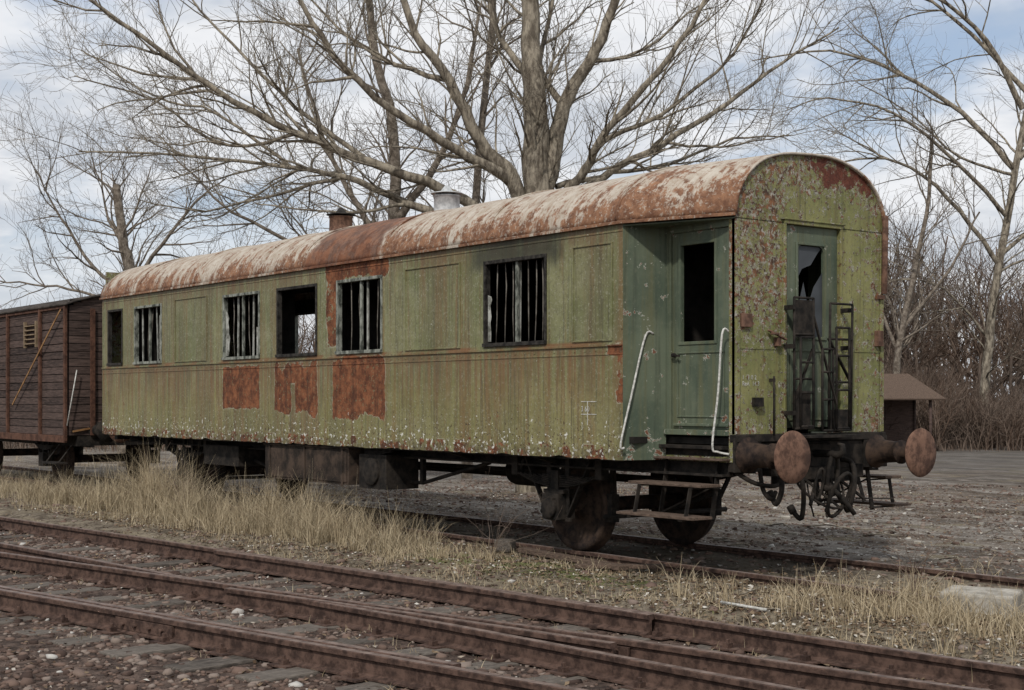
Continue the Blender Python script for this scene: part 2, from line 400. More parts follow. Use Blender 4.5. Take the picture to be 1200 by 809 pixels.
def prof(t,w,lift=0):
    y=w*math.sin(t); q=min(1,abs(y/w)); return y, HE+(.622+lift)*math.sqrt(max(0,1-q**2.6))
def halfw(x): return WM+.022 if x<=-LV else WM+.022+(WE-WM)*(x+LV)/LV
xs=[-L-.04]+list(np.arange(-13.4,-1.1,.2))+[-LV-.001,-.7,-.35,0,.03]
nt_=41; vs=[];fs=[]
for x in xs:
    w=halfw(min(x,0))
    for j in range(nt_):
        t=-math.pi/2+math.pi*j/(nt_-1); y,z=prof(t,w); d=.012*mn.noise((x*1.8,y*2.2,3)); vs.append((x,y,z+d))
for i in range(len(xs)-1):
    for j in range(nt_-1): fs.append((i*nt_+j,(i+1)*nt_+j,(i+1)*nt_+j+1,i*nt_+j+1))
p=Part(); p.add(vs,fs,True); p.done('roof',M['roof'],coach,solid=.02)
p=Part()
for x in [-12.1,-10.1,-8.1,-6.98,-5.1,-3.1,-1.1]:
    vs=[];fs=[]
    for dx in(-.012,.012):
        for j in range(nt_):
            t=-math.pi/2+math.pi*j/(nt_-1); y,z=prof(t,halfw(x)); vs.append((x+dx,y*1.004,z+.014))
    for j in range(nt_-1): fs.append((j,nt_+j,nt_+j+1,j+1))
    p.add(vs,fs,True)
p.done('roof_seams',M['roof'],coach,solid=.016)
p=Part()
for sg in(-1,1):
    p.bar((-L-.04,sg*(WM+.030),HE-.008),(-LV,sg*(WM+.030),HE-.008),.018,.030)
    p.bar((-LV,sg*(WM+.030),HE-.008),(.03,sg*(WE+.030),HE-.008),.018,.030)
p.done('rain_gutter',M['roof'],coach,bevel=.004)
p=Part(); p.add([(-LV,-WM,HE-.03),(0,-WE,HE-.03),(0,WE,HE-.03),(-LV,WM,HE-.03)],[(0,1,2,3)]); p.done('vestibule_soffit',M['teal'],coach,solid=.012)
def arch(y,w=WE): return HE+.612*math.sqrt(max(0,1-min(1,abs(y/w))**2.6))
p=Part(); EB=1.235
ys=list(np.linspace(-WE,-.37,16))+list(np.linspace(-.37,.37,13))[1:]+list(np.linspace(.37,WE,16))[1:]
for i in range(len(ys)-1):
    a,b=ys[i],ys[i+1]; mid=(a+b)/2; z0=3.13 if abs(mid)<.37 else EB
    p.add([(0,a,z0),(0,b,z0),(0,b,arch(b)),(0,a,arch(a))],[(0,1,2,3)])
p.done('front_end_wall',M['end'],coach,solid=.04)
p=Part()
for s_ in(-1,1):
    p.bb(.0,.022,s_*.37,s_*.40,EB,3.13)
    p.bb(-.0,.012,s_*(WE-.05),s_*WE,EB,3.10)
p.bb(0,.024,-.40,.40,3.13,3.165)
p.bb(0,.035,-.43,.43,3.165,3.18)
p.done('door_surround',M['end'],coach,bevel=.004)
p=Part(); p.bb(.0,.006,-.97,-.41,1.99,2.005); p.bb(0,.006,.41,.97,1.99,2.005); p.bb(0,.004,-.72,-.71,2.01,3.3); p.done('end_seams',M['end'],coach)
p=Part()
x0,x1=-.055,-.02
p.bb(x0,x1,-.368,-.18,EB+.05,3.128); p.bb(x0,x1,.18,.368,EB+.05,3.128); p.bb(x0,x1,-.18,.18,EB+.05,2.117); p.bb(x0,x1,-.18,.18,2.956,3.128)
for s_ in(-1,1):
    c0=(s_*.18,2.956); rr=.07
    pts=[(x1-.005,c0[0],c0[1])]+[(x1-.005,s_*(.18-rr)+s_*rr*math.cos(a),2.956-rr+rr*math.sin(a)) for a in np.linspace(0,math.pi/2,7)]
    p.add(pts,[tuple(range(len(pts)))])
p.bb(x1,x1+.012,-.21,-.18,2.09,2.98); p.bb(x1,x1+.012,.18,.21,2.09,2.98); p.bb(x1,x1+.012,-.18,.18,2.956,2.98); p.bb(x1,x1+.012,-.18,.18,2.09,2.117)
p.bb(x1,x1+.010,-.29,-.27,1.35,2.0); p.bb(x1,x1+.010,.27,.29,1.35,2.0); p.bb(x1,x1+.01,-.27,.27,1.98,2.0); p.bb(x1,x1+.01,-.27,.27,1.35,1.37)
p.done('gangway_door',M['teal'],coach,bevel=.004)
gm=MB('dirty_glass',.45,0,.25); gm.done(gm.mix(gm.noise(5,4),(.03,.034,.037),(.085,.092,.10)))
p=Part(); p.add([(-.04,-.18,2.12),(-.04,.18,2.12),(-.04,.18,2.72),(-.04,.06,2.58),(-.04,-.02,2.40),(-.04,-.08,2.62),(-.04,-.18,2.3)],[(0,1,2,3,4,5,6)])
p.add([(-.04,-.18,2.95),(-.04,-.18,2.62),(-.04,-.1,2.74),(-.04,.02,2.78),(-.04,.12,2.9),(-.04,.18,2.95)],[(0,1,2,3,4,5)]); p.done('broken_glass',gm.mat,coach)
for sg in(-1,1):
    def q(p,pts): p.add(pts if sg<0 else pts[::-1],[tuple(range(len(pts)))])
    p=Part()
    q(p,[(-LV,sg*WM,HB),(-.89,sg*1.0,HB),(-.89,sg*1.0,HE),(-LV,sg*WM,HE)])
    p.done('recess_wall',M['teal'],coach,solid=.03)
    p=Part(); y0,y1=sg*1.0,sg*.955
    p.bb(-.89,-.83,y0,y1,1.25,3.14); p.bb(-.83,-.08,y0,y1,3.07,3.14); p.bb(-.89,-.08,sg*1.03,y1,1.22,1.27)
    p.done('side_door_frame',M['teal'],coach,bevel=.004)
    p=Part(); y0,y1=sg*.975,sg*.935
    wx0,wx1,wz0,wz1=-.715,-.285,2.07,2.95
    p.bb(-.83,wx0,y0,y1,1.27,3.07); p.bb(wx1,-.08,y0,y1,1.27,3.07); p.bb(wx0,wx1,y0,y1,1.27,wz0); p.bb(wx0,wx1,y0,y1,wz1,3.07)
    if sg>0: p.bb(wx0,wx1,.95,.96,wz0,wz1)
    e=sg*.985
    p.bb(wx0-.03,wx0,y0,e,wz0-.03,wz1+.03); p.bb(wx1,wx1+.03,y0,e,wz0-.03,wz1+.03); p.bb(wx0,wx1,y0,e,wz0-.03,wz0); p.bb(wx0,wx1,y0,e,wz1,wz1+.03)
    p.bb(-.76,-.16,y0,e,1.38,1.395); p.bb(-.76,-.16,y0,e,1.96,1.975); p.bb(-.76,-.745,y0,e,1.395,1.96); p.bb(-.175,-.16,y0,e,1.395,1.96)
    p.bb(-.80,-.10,y0,sg*1.0,1.30,1.325)
    p.done('side_door',M['teal'],coach,bevel=.004)
    p=Part(); p.rev((-.79,sg*.985,1.95),(0,sg,0),[(.02,0),(.02,.03),(.012,.035),(0,.04)],10); p.bar((-.79,sg*1.02,1.95),(-.69,sg*1.02,1.94),.012,.018); p.done('door_handle',M['iron'],coach)
    p=Part(); p.bb(-.08,-.001,sg*.94,sg*WE,.985,HE); p.bb(-.88,-.08,sg*.97,sg*1.01,.985,1.035); p.done('corner_post',M['end'],coach,bevel=.006)
    p=Part()
    p.hose([(-.93,sg*1.12,2.15),(-.945,sg*1.21,2.12),(-.97,sg*1.35,1.6),(-1.0,sg*1.46,1.14),(-.985,sg*1.43,1.10)],.0100,8)
    p.hose([(-.06,sg*1.03,2.14),(-.09,sg*1.08,2.12),(-.135,sg*1.085,1.6),(-.17,sg*1.12,1.14),(-.14,sg*1.08,1.08),(-.05,sg*1.03,1.06)],.0100,8)
    p.done('grab_rails',M['white'],coach)
    p=Part(); p.bb(-1.0,-.06,sg*1.13,sg*1.37,.775,.800); p.bb(-1.02,-.04,sg*1.25,sg*1.50,.50,.525)
    p.bb(-1.0,-.06,sg*1.0,sg*1.12,1.0,1.02)
    p.done('step_boards',M['stepwood'],coach,bevel=.004)
    p=Part()
    for x in(-.86,-.2):
        p.bar((x,sg*1.0,1.0),(x,sg*1.10,.47),.05,.012,(1,0,0)); p.bar((x,sg*1.0,.76),(x,sg*1.36,.765),.05,.012); p.bar((x,sg*1.08,.49),(x,sg*1.49,.49),.05,.012)
        p.bar((x,sg*1.36,.76),(x,sg*1.42,.5),.04,.01,(1,0,0))
    p.bar((-.86,sg*1.1,.5),(-.2,sg*1.05,.78),.02,.012)
    p.done('step_brackets',M['iron'],coach)
p=Part(); p.bb(-.10,.0,-1.0,1.0,.90,1.16); p.bb(-.06,.03,-1.02,1.02,1.165,1.232); p.bb(-L-.02,-L+.1,-1.2,1.2,.9,1.16)
for y in(-.875,.875): p.bb(0,.025,y-.17,y+.17,.90,1.2)
p.bb(0,.03,-.22,.22,.93,1.14)
p.done('headstock',M['iron'],coach,bevel=.006)
for x,sx in((0,1),(-L,-1)):
    for y in(-.875,.875):
        p=Part(); p.rev((x,y,1.05),(sx,0,0),[(.16,.02),(.16,.04),(.115,.06),(.095,.30),(.112,.31),(.112,.33),(.062,.335),(.055,.52)],28); p.done('buffer_barrel',M['ironrust'],coach)
        p=Part(); p.rev((x,y,1.05),(sx,0,0),[(.05,.505),(.12,.51),(.222,.530),(.227,.538),(.222,.548),(.12,.558),(.0,.562)],44); p.done('buffer_head',M['disc'],coach)
p=Part()
p.tube([(0,0,1.05),(.2,0,1.05),(.3,0,1.04),(.36,0,1.07),(.35,0,1.13),(.30,0,1.14)],[.035,.035,.035,.03,.024,.015],10)
def loop(c,rx,rz,rad,ty=0,n=20,open_=0):
    pts=[]
    for i in range(n+1):
        a=2*math.pi*i/n; pts.append((c[0]+ty*math.sin(a)*rx,c[1]+rx*math.cos(a)*(1-abs(ty)*.3),c[2]+rz*math.sin(a)))
    p.tube(pts,rad,8,caps=False)
loop((.22,.02,.86),.075,.19,.020,.3); loop((.30,.02,.68),.15,.20,.018,.6); loop((.2,-.14,.78),.06,.14,.014,.5)
p.tube([(.16,.0,.80),(.30,.12,.60),(.34,.18,.50)],.022); p.tube([(.12,-.1,.78),(.22,-.28,.60)],.018)
p.tube([(.2,-.07,.74),(.2,.07,.74)],.03)
for y0,dy,dz in((-.42,.10,.50),(.40,-.08,.46),(-.60,-.05,.36)):
    p.hose([(.0,y0,.98),(.10,y0,.97),(.17,y0+dy*.3,.90),(.20,y0+dy*.7,.74),(.15,y0+dy,.98-dz),(.08,y0+dy*.6,.98-dz+.06)],.024)
    p.rev((.08,y0+dy*.6,.98-dz+.06),(-.6,0,.8),[(0,-.02),(.034,-.02),(.034,.05),(0,.05)],12)
p.hose([(-.05,-.95,.90),(.05,-.8,.80),(.08,-.55,.78),(.05,-.4,.92)],.02)
p.hose([(.0,-.28,.92),(.12,-.30,.75),(.20,-.12,.60),(.24,.10,.56),(.14,.26,.70),(.0,.30,.92)],.012)
p.hose([(.0,.15,.95),(.1,.2,.7),(.16,.32,.52),(.1,.42,.62)],.018)
p.hose([(.0,-.7,.92),(.06,-.72,.74),(.1,-.66,.66),(.08,-.58,.72)],.02)
p.hose([(.02,-.12,.9),(.1,-.16,.66),(.13,-.13,.48)],.008); 
for k in range(7):
    loop((.14,-.02+.01*k,.80-.05*k),.018,.032,.006,.8 if k%2 else 0,8)
p.bb(-.02,.10,-.66,-.56,.86,.93); p.bb(.0,.08,.52,.62,.82,.94); p.bb(.0,.12,-.16,.16,.82,.93); p.bb(-.05,.02,-.5,.5,.78,.90)
p.bar((.08,.1,.90),(.14,.55,.62),.03,.02); p.bar((.10,.5,.62),(.12,1.0,.60),.03,.012); p.bar((-.02,.62,.92),(.06,.66,.58),.04,.012,(1,0,0))
p.bar((.05,-.3,.9),(.25,.1,.55),.03,.02)
p.done('screw_coupling_and_hoses',M['iron'],coach)
p=Part()
def gate(ya,yb,z0,z1,x,slant=0):
    r=.012
    for y in(ya,yb): p.tube([(x,y,z0),(x+slant,y,z1)],r,6)
    for z in(z0,z0+.38*(z1-z0),z0+.72*(z1-z0),z1): p.tube([(x+slant*(z-z0)/(z1-z0),ya,z),(x+slant*(z-z0)/(z1-z0),yb,z)],r,6)
gate(-.36,-.10,1.28,2.46,.10); gate(.07,.38,1.26,2.42,.13,.02); gate(-.05,.10,1.26,2.0,.16); gate(-.33,-.16,1.3,2.1,.15); gate(.12,.30,1.28,2.2,.18)
p.bar((.09,-.36,1.5),(.09,-.10,2.0),.03,.012); p.bar((.13,.07,2.1),(.13,.38,1.7),.03,.012); p.bar((.1,-.1,2.3),(.18,.12,1.5),.03,.012)
p.bb(.08,.10,-.36,-.14,1.28,1.62); p.bb(.11,.13,.10,.36,1.26,1.45); p.bb(.09,.10,-.36,-.12,2.1,2.44)
for y in(-.385,.385):
    for z in(1.4,2.0,2.35): p.bb(.02,.12,y-.02,y+.02,z,z+.04)
p.bb(.0,.30,-.38,.38,1.20,1.222)
p.done('end_gates',M['iron'],coach)
p=Part(); p.bb(.0,.03,-.95,-.82,2.18,2.30); p.bb(.03,.07,-.60,-.52,2.12,2.14); p.bar((.03,-.62,2.16),(.06,-.42,2.08),.03,.015)
p.bb(0,.05,.88,.96,2.05,2.2); p.tube([(.03,.99,2.55),(.04,1.0,3.3)],.03,8); p.bb(0,.04,.92,.99,2.5,2.54); p.bb(0,.05,-.52,-.47,2.02,2.10)
p.done('lamp_irons',M['disc'],coach,bevel=.004)
p=Part(); p.tube([(.05,-.57,1.22),(.05,-.57,1.75)],.01,6); p.bb(0,.06,-.58,-.56,1.7,1.73);p.bb(0,.05,-.80,-.70,1.48,1.56); p.done('end_handle',M['iron'],coach)
def text(s,loc,rot,size):
    c=bpy.data.curves.new('lettering','FONT'); c.body=s; c.size=size; c.materials.append(M['white'])
    o=bpy.data.objects.new('lettering',c); o.location=loc; o.rotation_euler=rot; COL.objects.link(o); o.parent=coach
text('3 60',( -1.62,-WM-.006,1.43),(math.pi/2,0,0),.07)
text('1 . 1 0 2\nRev.  14.3',(.006,-.93,1.72),(math.pi/2,0,math.pi/2),.055)
p=Part()
for a,b,c_,d in((-1.62,-1.40,1.52,1.526),(-1.62,-1.40,1.40,1.406),(-1.53,-1.524,1.30,1.52)): p.bb(a,b,-WM-.004,-WM+.004,c_,d)
p.done('painted_marks',M['white'],coach)
for x,mat,cap in((-8.48,M['disc'],M['zinc']),(-5.9,M['zinc'],M['zinc'])):
    p=Part(); p.rev((x,0,3.72),(0,0,1),[(.19,0),(.19,.06),(.165,.08),(.16,.34),(.17,.345),(.17,.36),(.13,.365),(.0,.365)],28); p.done('flue_base',mat,coach)
    p=Part(); p.rev((x,0,4.08),(0,0,1),[(.0,.055),(.10,.05),(.20,.03),(.205,.02),(.10,.025)],28)
    for k in range(4):
        a=k*math.pi/2+.4; p.tube([(x+.12*math.cos(a),.12*math.sin(a),4.05),(x+.12*math.cos(a),.12*math.sin(a),4.12)],.008,6)
    p.rev((x,0,4.10),(0,0,1),[(.09,.02),(.03,.10),(.0,.11)],20)
    p.done('flue_cap',M['char'] if mat==M['disc'] else cap,coach)
# ------------- underframe
def wheelset(x,parent,r=.46,gy=.72):
    p=Part()
    for sg in(-1,1):
        p.rev((x,sg*gy,r),(0,sg,0),[(.0,.10),(.09,.10),(.11,.06),(.15,.03),(.30,.012),(r-.075,.03),(r-.07,.065),(r-.005,.065),(r,.0),(r+.028,-.03),(r+.026,-.05),(r-.07,-.055),(r-.08,-.01),(.2,-.02),(.1,-.07),(.08,-.07)],48)
    p.tube([(x,-1.05,r),(x,1.05,r)],.075,16)
    return p.done('wheelset',M['ironrust'],parent)
for x in(-2.43,-11.2):
    wheelset(x,coach)
    for sg in(-1,1):
        p=Part(); y=sg*1.03
        for s2 in(-1,1):
            p.bar((x+s2*.13,y,.36),(x+s2*.15,y,.96),.02,.07,(1,0,0)); p.bar((x+s2*.17,y,.38),(x+s2*.52,y,.95),.02,.06,(0,1,0))
        p.bar((x-.2,y,.34),(x+.2,y,.34),.03,.04)
        p.bb(x-.13,x+.13,y-.11,y+.11,.34,.60); p.bb(x-.16,x+.16,y-.07,y+.07,.60,.64); p.rev((x,y+sg*.11,.46),(0,sg,0),[(.11,0),(.11,.03),(.08,.045),(0,.045)],20)
        p.bb(x-.08,x+.08,y+sg*.11,y+sg*.15,.50,.56)
        for k in range(7):
            Lh=.66-.075*k; pts=[]
            for i in range(9):
                t=-1+2*i/8; pts.append((x+t*Lh,y,.665+(.018*k)+.13*(t*Lh/.66)**2))
            for i in range(8): p.bar(pts[i],pts[i+1],.085,.014)
        p.bb(x-.06,x+.06,y-.055,y+.055,.63,.83)
        for s2 in(-1,1): p.bb(x+s2*.62,x+s2*.72,y-.05,y+.05,.76,.98); p.tube([(x+s2*.66,y,.78),(x+s2*.56,y,.93)],.02,8)
        for s2 in(-1,1):
            p.bar((x+s2*.50,sg*.72,.40),(x+s2*.47,sg*.72,.95),.05,.05,(1,0,0)); p.bb(x+s2*.47-.04,x+s2*.47+.05,sg*.72-.05,sg*.72+.05,.32,.60)
        p.done('axle_guard_and_spring',M['iron'],coach,bevel=.004)
    p=Part(); 
    for s2 in(-1,1): p.tube([(x+s2*.5,-.85,.38),(x+s2*.5,.85,.38)],.025,8); p.bar((x+s2*.5,0,.4),(x+s2*1.2,0,.62),.05,.03)
    p.done('brake_rigging',M['iron'],coach)
p=Part()
for sg in(-1,1):
    p.bb(-L+.1,-.1,sg*.93,sg*.98,.86,1.13); p.bb(-L+.1,-.1,sg*.98,sg*1.07,1.10,1.13); p.bb(-L+.1,-.1,sg*.98,sg*1.07,.86,.88)
    p.bb(-L+.1,-1.1,sg*1.33,sg*1.36,.97,1.05)
    for x in np.arange(-13,-1.3,1.5): p.bar((x,sg*.98,.9),(x,sg*1.34,1.0),.06,.04)
    p.tube([(-10,sg*.95,.86),(-8.6,sg*.95,.58),(-5.0,sg*.95,.58),(-3.7,sg*.95,.86)],.022,8)
    for x in(-8.6,-5.0): p.bb(x-.03,x+.03,sg*.93,sg*.98,.57,.87)
for x in np.arange(-13,-.5,1.25): p.bb(x-.04,x+.04,-.93,.93,.90,1.12)
p.tube([(-13,-.3,.75),(-1.5,-.3,.75)],.025,8); p.tube([(-12,.2,.68),(-1.5,.2,.68)],.03,8)
p.rev((-4.3,.1,.72),(1,0,0),[(0,-.3),(.17,-.3),(.18,-.25),(.18,.25),(.17,.3),(0,.3)],24)
p.rev((-10.1,-.2,.70),(1,0,0),[(0,-.4),(.17,-.4),(.18,-.35),(.18,.35),(.17,.4),(0,.4)],24)
p.bb(-11.9,-10.2,-.6,-.5,.55,.9)
p.done('underframe',M['iron'],coach)
p=Part(); p.bb(-8.15,-6.02,-1.34,-.75,.52,.95); p.bb(-8.17,-6.0,-1.36,-.73,.95,.975); p.bb(-8.12,-7.1,-1.352,-1.34,.55,.92); p.bb(-7.06,-6.06,-1.352,-1.34,.55,.92)
for x in(-8.0,-7.08,-6.15): p.bb(x-.02,x+.02,-1.362,-1.352,.50,.96)
p.done('battery_box',simple('rusty_box_steel',(.018,.014,.011),(.075,.052,.038),5),coach,bevel=.006)
p=Part(); p.bb(-5.85,-5.25,-1.30,-.85,.50,.90); p.rev((-5.55,-1.30,.70),(0,-1,0),[(.16,0),(.16,.03),(.13,.04),(0,.04)],24); p.bar((-5.85,-1.2,.9),(-5.25,-1.2,.98),.05,.1)
p.bb(-10.3,-9.2,-1.2,-.8,.62,.9); p.done('equipment_box',M['iron'],coach,bevel=.006)

# ------------------------------------------------------------------ FREIGHT WAGON
wag=empty('freight_wagon')
X0,X1=-23.3,-15.27; WB,WT,WW=.93,3.16,1.38
p=Part(); nz=17; h=(WT-WB)/nz
for i in range(nz):
    z0=WB+i*h+.006; z1=WB+(i+1)*h-.006
    for sg in(-1,1):
        xa=X0+.03
        for xb in (-20.3,-18.3,-16.55,X1-.03): p.bb(xa,xb-.004,sg*(WW+R.uniform(-.006,.0)),sg*(WW-.03),z0+R.uniform(-.003,.003),z1+R.uniform(-.004,.003)); xa=xb
    for x in(X0,X1): p.bb(x-.015,x+.015+R.uniform(-.004,.004),-WW+.035,WW-.035,z0,z1)
for i in range(5):
    z=WT+i*.055; yy=WW*math.sqrt(max(0,1-((z+.05-WT)/.33)**1.0)); p.bb(X1-.012,X1+.012,-yy,yy,z,z+.05)
p.done('plank_walls',M['plank'],wag)
p=Part(); p.bb(X0,X1,-WW+.06,WW-.06,WB,WB+.05); p.bb(X0+.05,X1-.05,-WW+.05,-WW+.06,WB,WT);p.bb(X0+.05,X1-.05,WW-.06,WW-.05,WB,WT); p.bb(X1-.04,X1-.03,-WW+.06,WW-.06,WB,WT+.1); p.done('lining',M['char'],wag)
vs=[];fs=[]; n=21
for x in(X0-.08,X1+.08):
    for j in range(n):
        t=-1+2*j/(n-1); vs.append((x,t*(WW+.07),WT+.02+.27*(1-t*t)))
fs=[(j,n+j,n+j+1,j+1) for j in range(n-1)]
p=Part(); p.add(vs,fs,True); p.done('wagon_roof',M['wagonroof'],wag,solid=.035)
p=Part()
for sg in(-1,1):
    for x in(X1-.03,-16.55,-18.3,-20.3,-22.0,X0+.03): p.bb(x-.04,x+.04,sg*(WW+.002),sg*(WW+.05),WB-.1,WT)
    p.bb(X0,X1,sg*(WW+.003),sg*(WW+.06),WB-.12,WB); p.bb(X0,X1,sg*(WW+.003),sg*(WW+.04),WT-.06,WT)
for y in(-.95,0,.95): p.bb(X1+.022,X1+.07,y-.04,y+.04,WB,WT-.05)
p.done('steel_posts',M['wagoniron'],wag,bevel=.005)
p=Part(); p.bar((-15.4,-WW-.07,3.08),(-17.9,-WW-.07,1.45),.012,.035,(0,0,1)); p.bar((X1+.04,-1.3,1.0),(X1+.04,-1.0,1.05),.02,.03)
p.done('diagonal_brace',M['ochre'],wag)
p=Part()
for i in range(5): p.bar((-17.3,-WW-.03,2.55+i*.08),(-16.75,-WW-.03,2.55+i*.08),.05,.02)
p.bb(-17.35,-17.3,-WW-.05,-WW,2.48,2.95); p.bb(-16.75,-16.7,-WW-.05,-WW,2.48,2.95)
p.done('vent_louvre',M['tanwood'],wag)
p=Part(); p.tube([(X1+.10,-1.25,2.05),(X1+.10,-1.42,1.1)],.010,8); p.done('grab_bar',M['white'],wag)
for x in(-17.3,-21.3):
    wheelset(x,wag,.45)
    p=Part()
    for sg in(-1,1):
        y=sg*1.03; p.bb(x-.12,x+.12,y-.1,y+.1,.33,.58)
        for s2 in(-1,1): p.bar((x+s2*.14,y,.34),(x+s2*.14,y,.9),.02,.07,(1,0,0)); p.bar((x+s2*.17,y,.38),(x+s2*.5,y,.9),.02,.06,(0,1,0))
        for k in range(6):
            Lh=.5-.06*k
            for i in range(6):
                t0=-1+i/3;t1=-1+(i+1)/3
                p.bar((x+t0*Lh,y,.63+.016*k+.1*(t0*Lh/.5)**2),(x+t1*Lh,y,.63+.016*k+.1*(t1*Lh/.5)**2),.08,.014)
    p.done('running_gear',M['iron'],wag)
p=Part()
for sg in(-1,1): p.bb(X0,X1,sg*.9,sg*.97,.72,.93)
p.bb(X1-.1,X1,-1.2,1.2,.75,1.05); p.bb(X0,X0+.1,-1.2,1.2,.75,1.05)
for sg in(-1,1):
    p.rev((X1,sg*.875,1.02),(1,0,0),[(.14,0),(.14,.03),(.1,.05),(.1,.3),(.06,.31),(.06,.5),(.2,.52),(.2,.55),(0,.56)],24)
p.bar((X1-.2,-1.4,.45),(X1-.9,-1.4,.45),.2,.03); p.bar((X1-.25,-1.1,.9),(X1-.25,-1.45,.45),.04,.01);p.bar((X1-.85,-1.1,.9),(X1-.85,-1.45,.45),.04,.01)
p.tube([(X1+.02,0,1.0),(X1+.8,0,.85),(X1+1.6,0,1.0)],.03,8)
p.done('wagon_underframe',M['iron'],wag)

# ------------------------------------------------------------------ TRACKS
def rail(parent,p0,d,s0,s1,dz=0,name='rail',step=2.0):
    d=Vector(d).normalized(); nrm=Vector((-d.y,d.x,0)); pr=[(-.062,-.15),(.062,-.15),(.062,-.138),(.012,-.122),(.010,-.045),(.034,-.035),(.035,-.006),(.028,0),(-.028,0),(-.035,-.006),(-.034,-.035),(-.010,-.045),(-.012,-.122),(-.062,-.138)]
    n=len(pr); S=np.arange(s0,s1+step,step); vs=[]
    for s_ in S:
        b=Vector(p0)+d*s_; wob=.016*mn.noise((s_*.25,p0[1],0))
        for a,z in pr: q_=b+nrm*(a+wob); vs.append((q_.x,q_.y,z+dz+.012*mn.noise((s_*.3,5+p0[1],0))))
    p=Part(); p.add(vs,[(i*n+k,(i+1)*n+k,(i+1)*n+(k+1)%n,i*n+(k+1)%n) for i in range(len(S)-1) for k in range(n)])
    p.f=[f[::-1] for f in p.f]
    p.add([vs[k] for k in range(n)],[tuple(range(n))]); p.add([vs[-n+k] for k in range(n)],[tuple(range(n))[::-1]])
    o=p.done(name,M['rail'],parent); o.data.materials.append(M['railhead'])
    for i in range(len(S)-1): o.data.polygons[i*n+7].material_index=1
    return o
trk=empty('railway_track')
for y in(-.75,.75): rail(trk,(0,y,0),(1,0,0),-40,1.7,name='rail')
p=Part(); x=-40
while x<1.8: p.box((x,R.uniform(-.03,.03),-.19),(.25,2.5,.14),Matrix.Rotation(R.uniform(-.02,.02),3,'Z')); x+=.66
p.done('sleepers',M['sleeper'],trk,bevel=.01)
dA=Vector((.9965,.083,0)).normalized(); dB=Vector((.9816,.1895,0)).normalized(); nA=Vector((dA.y,-dA.x,0)); nB=Vector((dB.y,-dB.x,0))
A0=Vector((-.738,-3.259,0)); B0=Vector((-.22,-4.443,0))
trA=empty('railway_track'); trB=empty('railway_track')
rail(trA,A0,dA,-60,20); rail(trA,A0+nA*1.435,dA,-60,-2.5,dz=-.004,name='rail'); rail(trA,A0+nA*1.435,dA,-.6,20,dz=-.004,name='rail')
rail(trB,B0,dB,-60,20); rail(trB,B0+nB*1.435,dB,-60,20,name='rail')
rail(trA,A0+nA*.085,dA,-4,1.6,dz=.004,name='check_rail'); rail(trB,B0+nB*1.35,dB,-4,2,dz=.004,name='check_rail')
rail(trB,B0+nB*.13-dB*1.4,dB,-.4,2.2,dz=-.002,name='wing_rail')
def yA(x): return A0.y+(x-A0.x)*.0833-.7175
def yB(x): return B0.y+(x-B0.x)*.193-.73
p=Part(); p2=Part(); pl=Part(); x=-55
while x<16:
    a,b=yA(x),yB(x); tz=-.228+R.uniform(-.010,.006); xx=x+R.uniform(-.04,.04)
    if a-b<2.6:
        ln=2.55+abs(a-b)+R.uniform(-.1,.15); p.box((xx,(a+b)/2+R.uniform(-.08,.08),tz),(.25*R.uniform(.88,1.08),ln,.15),Matrix.Rotation(math.radians(7.5)+R.uniform(-.035,.035),3,'Z'))
    else:
        p.box((xx,a,tz),(.25,2.5,.15),Matrix.Rotation(math.radians(4.8)+R.uniform(-.02,.02),3,'Z')); p2.box((xx,b,tz),(.25,2.5,.15),Matrix.Rotation(math.radians(10.9)+R.uniform(-.02,.02),3,'Z'))
    if x>-14:
        for (P0,d,nn,dd) in((A0,dA,nA,0),(A0,dA,nA,1.435),(B0,dB,nB,0),(B0,dB,nB,1.435)):
            q0=P0+nn*dd; s_=(x-q0.x)/d.x; c=q0+d*s_; Rm=Matrix.Rotation(math.atan2(d.y,d.x),3,'Z')
            pl.box((c.x,c.y,-.1485+.0007*dd),(.19,.30,.012),Rm)
            for e in(-.09,.09): 
                cc=c-Vector((-d.y,d.x,0))*e; pl.box((cc.x,cc.y,-.128),(.05,.05,.035),Rm); pl.rev((cc.x,cc.y,-.115),(0,0,1),[(.014,0),(.014,.03),(0,.032)],6,False)
    x+=.64
p.done('sleepers',M['sleeper'],trA,bevel=.012); p2.done('sleepers',M['sleeper'],trB,bevel=.012); pl.done('base_plates',M['rail'],trA)
p=Part()
for q0,d in((A0+dA*.4,dA),(B0+dB*1.9,dB),(B0+nB*1.435-dB*1.0,dB)):
    for s_ in(-1,1):
        nn=Vector((-d.y,d.x,0)); c=q0+nn*s_*.026; p.bar(c-d*.35+Vector((0,0,-.085)),c+d*.35+Vector((0,0,-.085)),.024,.085)
        for k in(-.24,-.09,.09,.24): p.rev(c+d*k+nn*s_*.012+Vector((0,0,-.085)),nn*s_,[(.018,0),(.018,.022),(0,.024)],6,False)
p.done('fishplates',M['rail'],trA,bevel=.003)

# ------------------------------------------------------------------ GROUND
def sstep(a,b,x):
    t=max(0,min(1,(x-a)/(b-a))); return t*t*(3-2*t)
def gz(x,y):
    n=.03*mn.noise((x*.5,y*.5,0))+.022*mn.noise((x*2.1,y*2.1,4))+.010*mn.noise((x*7,y*7,9))
    a=yA(x); b=yB(x)
    t=sstep(a+.85,a+1.7,y)
    zt=-.168+.014*mn.noise((x*3,y*3,2))+.018*mn.noise((x*.9,y*.9,7))
    if y<b-1.3: zt-=.05*min(1,(b-1.3-y)/1.5)
    zs=-.065+n*.9
    if y>1.0: zs-=.05*sstep(1,4,y)
    if abs(y)<1.0: zs=zs-.005
    if abs(y)<.9 and abs(y)>.6: zs=min(zs,-.035)
    return zt*(1-t)+zs*t
N=440; s=np.linspace(-1,1,N); m_=np.sign(s)*(np.abs(s)*14+np.abs(s)**6*500)
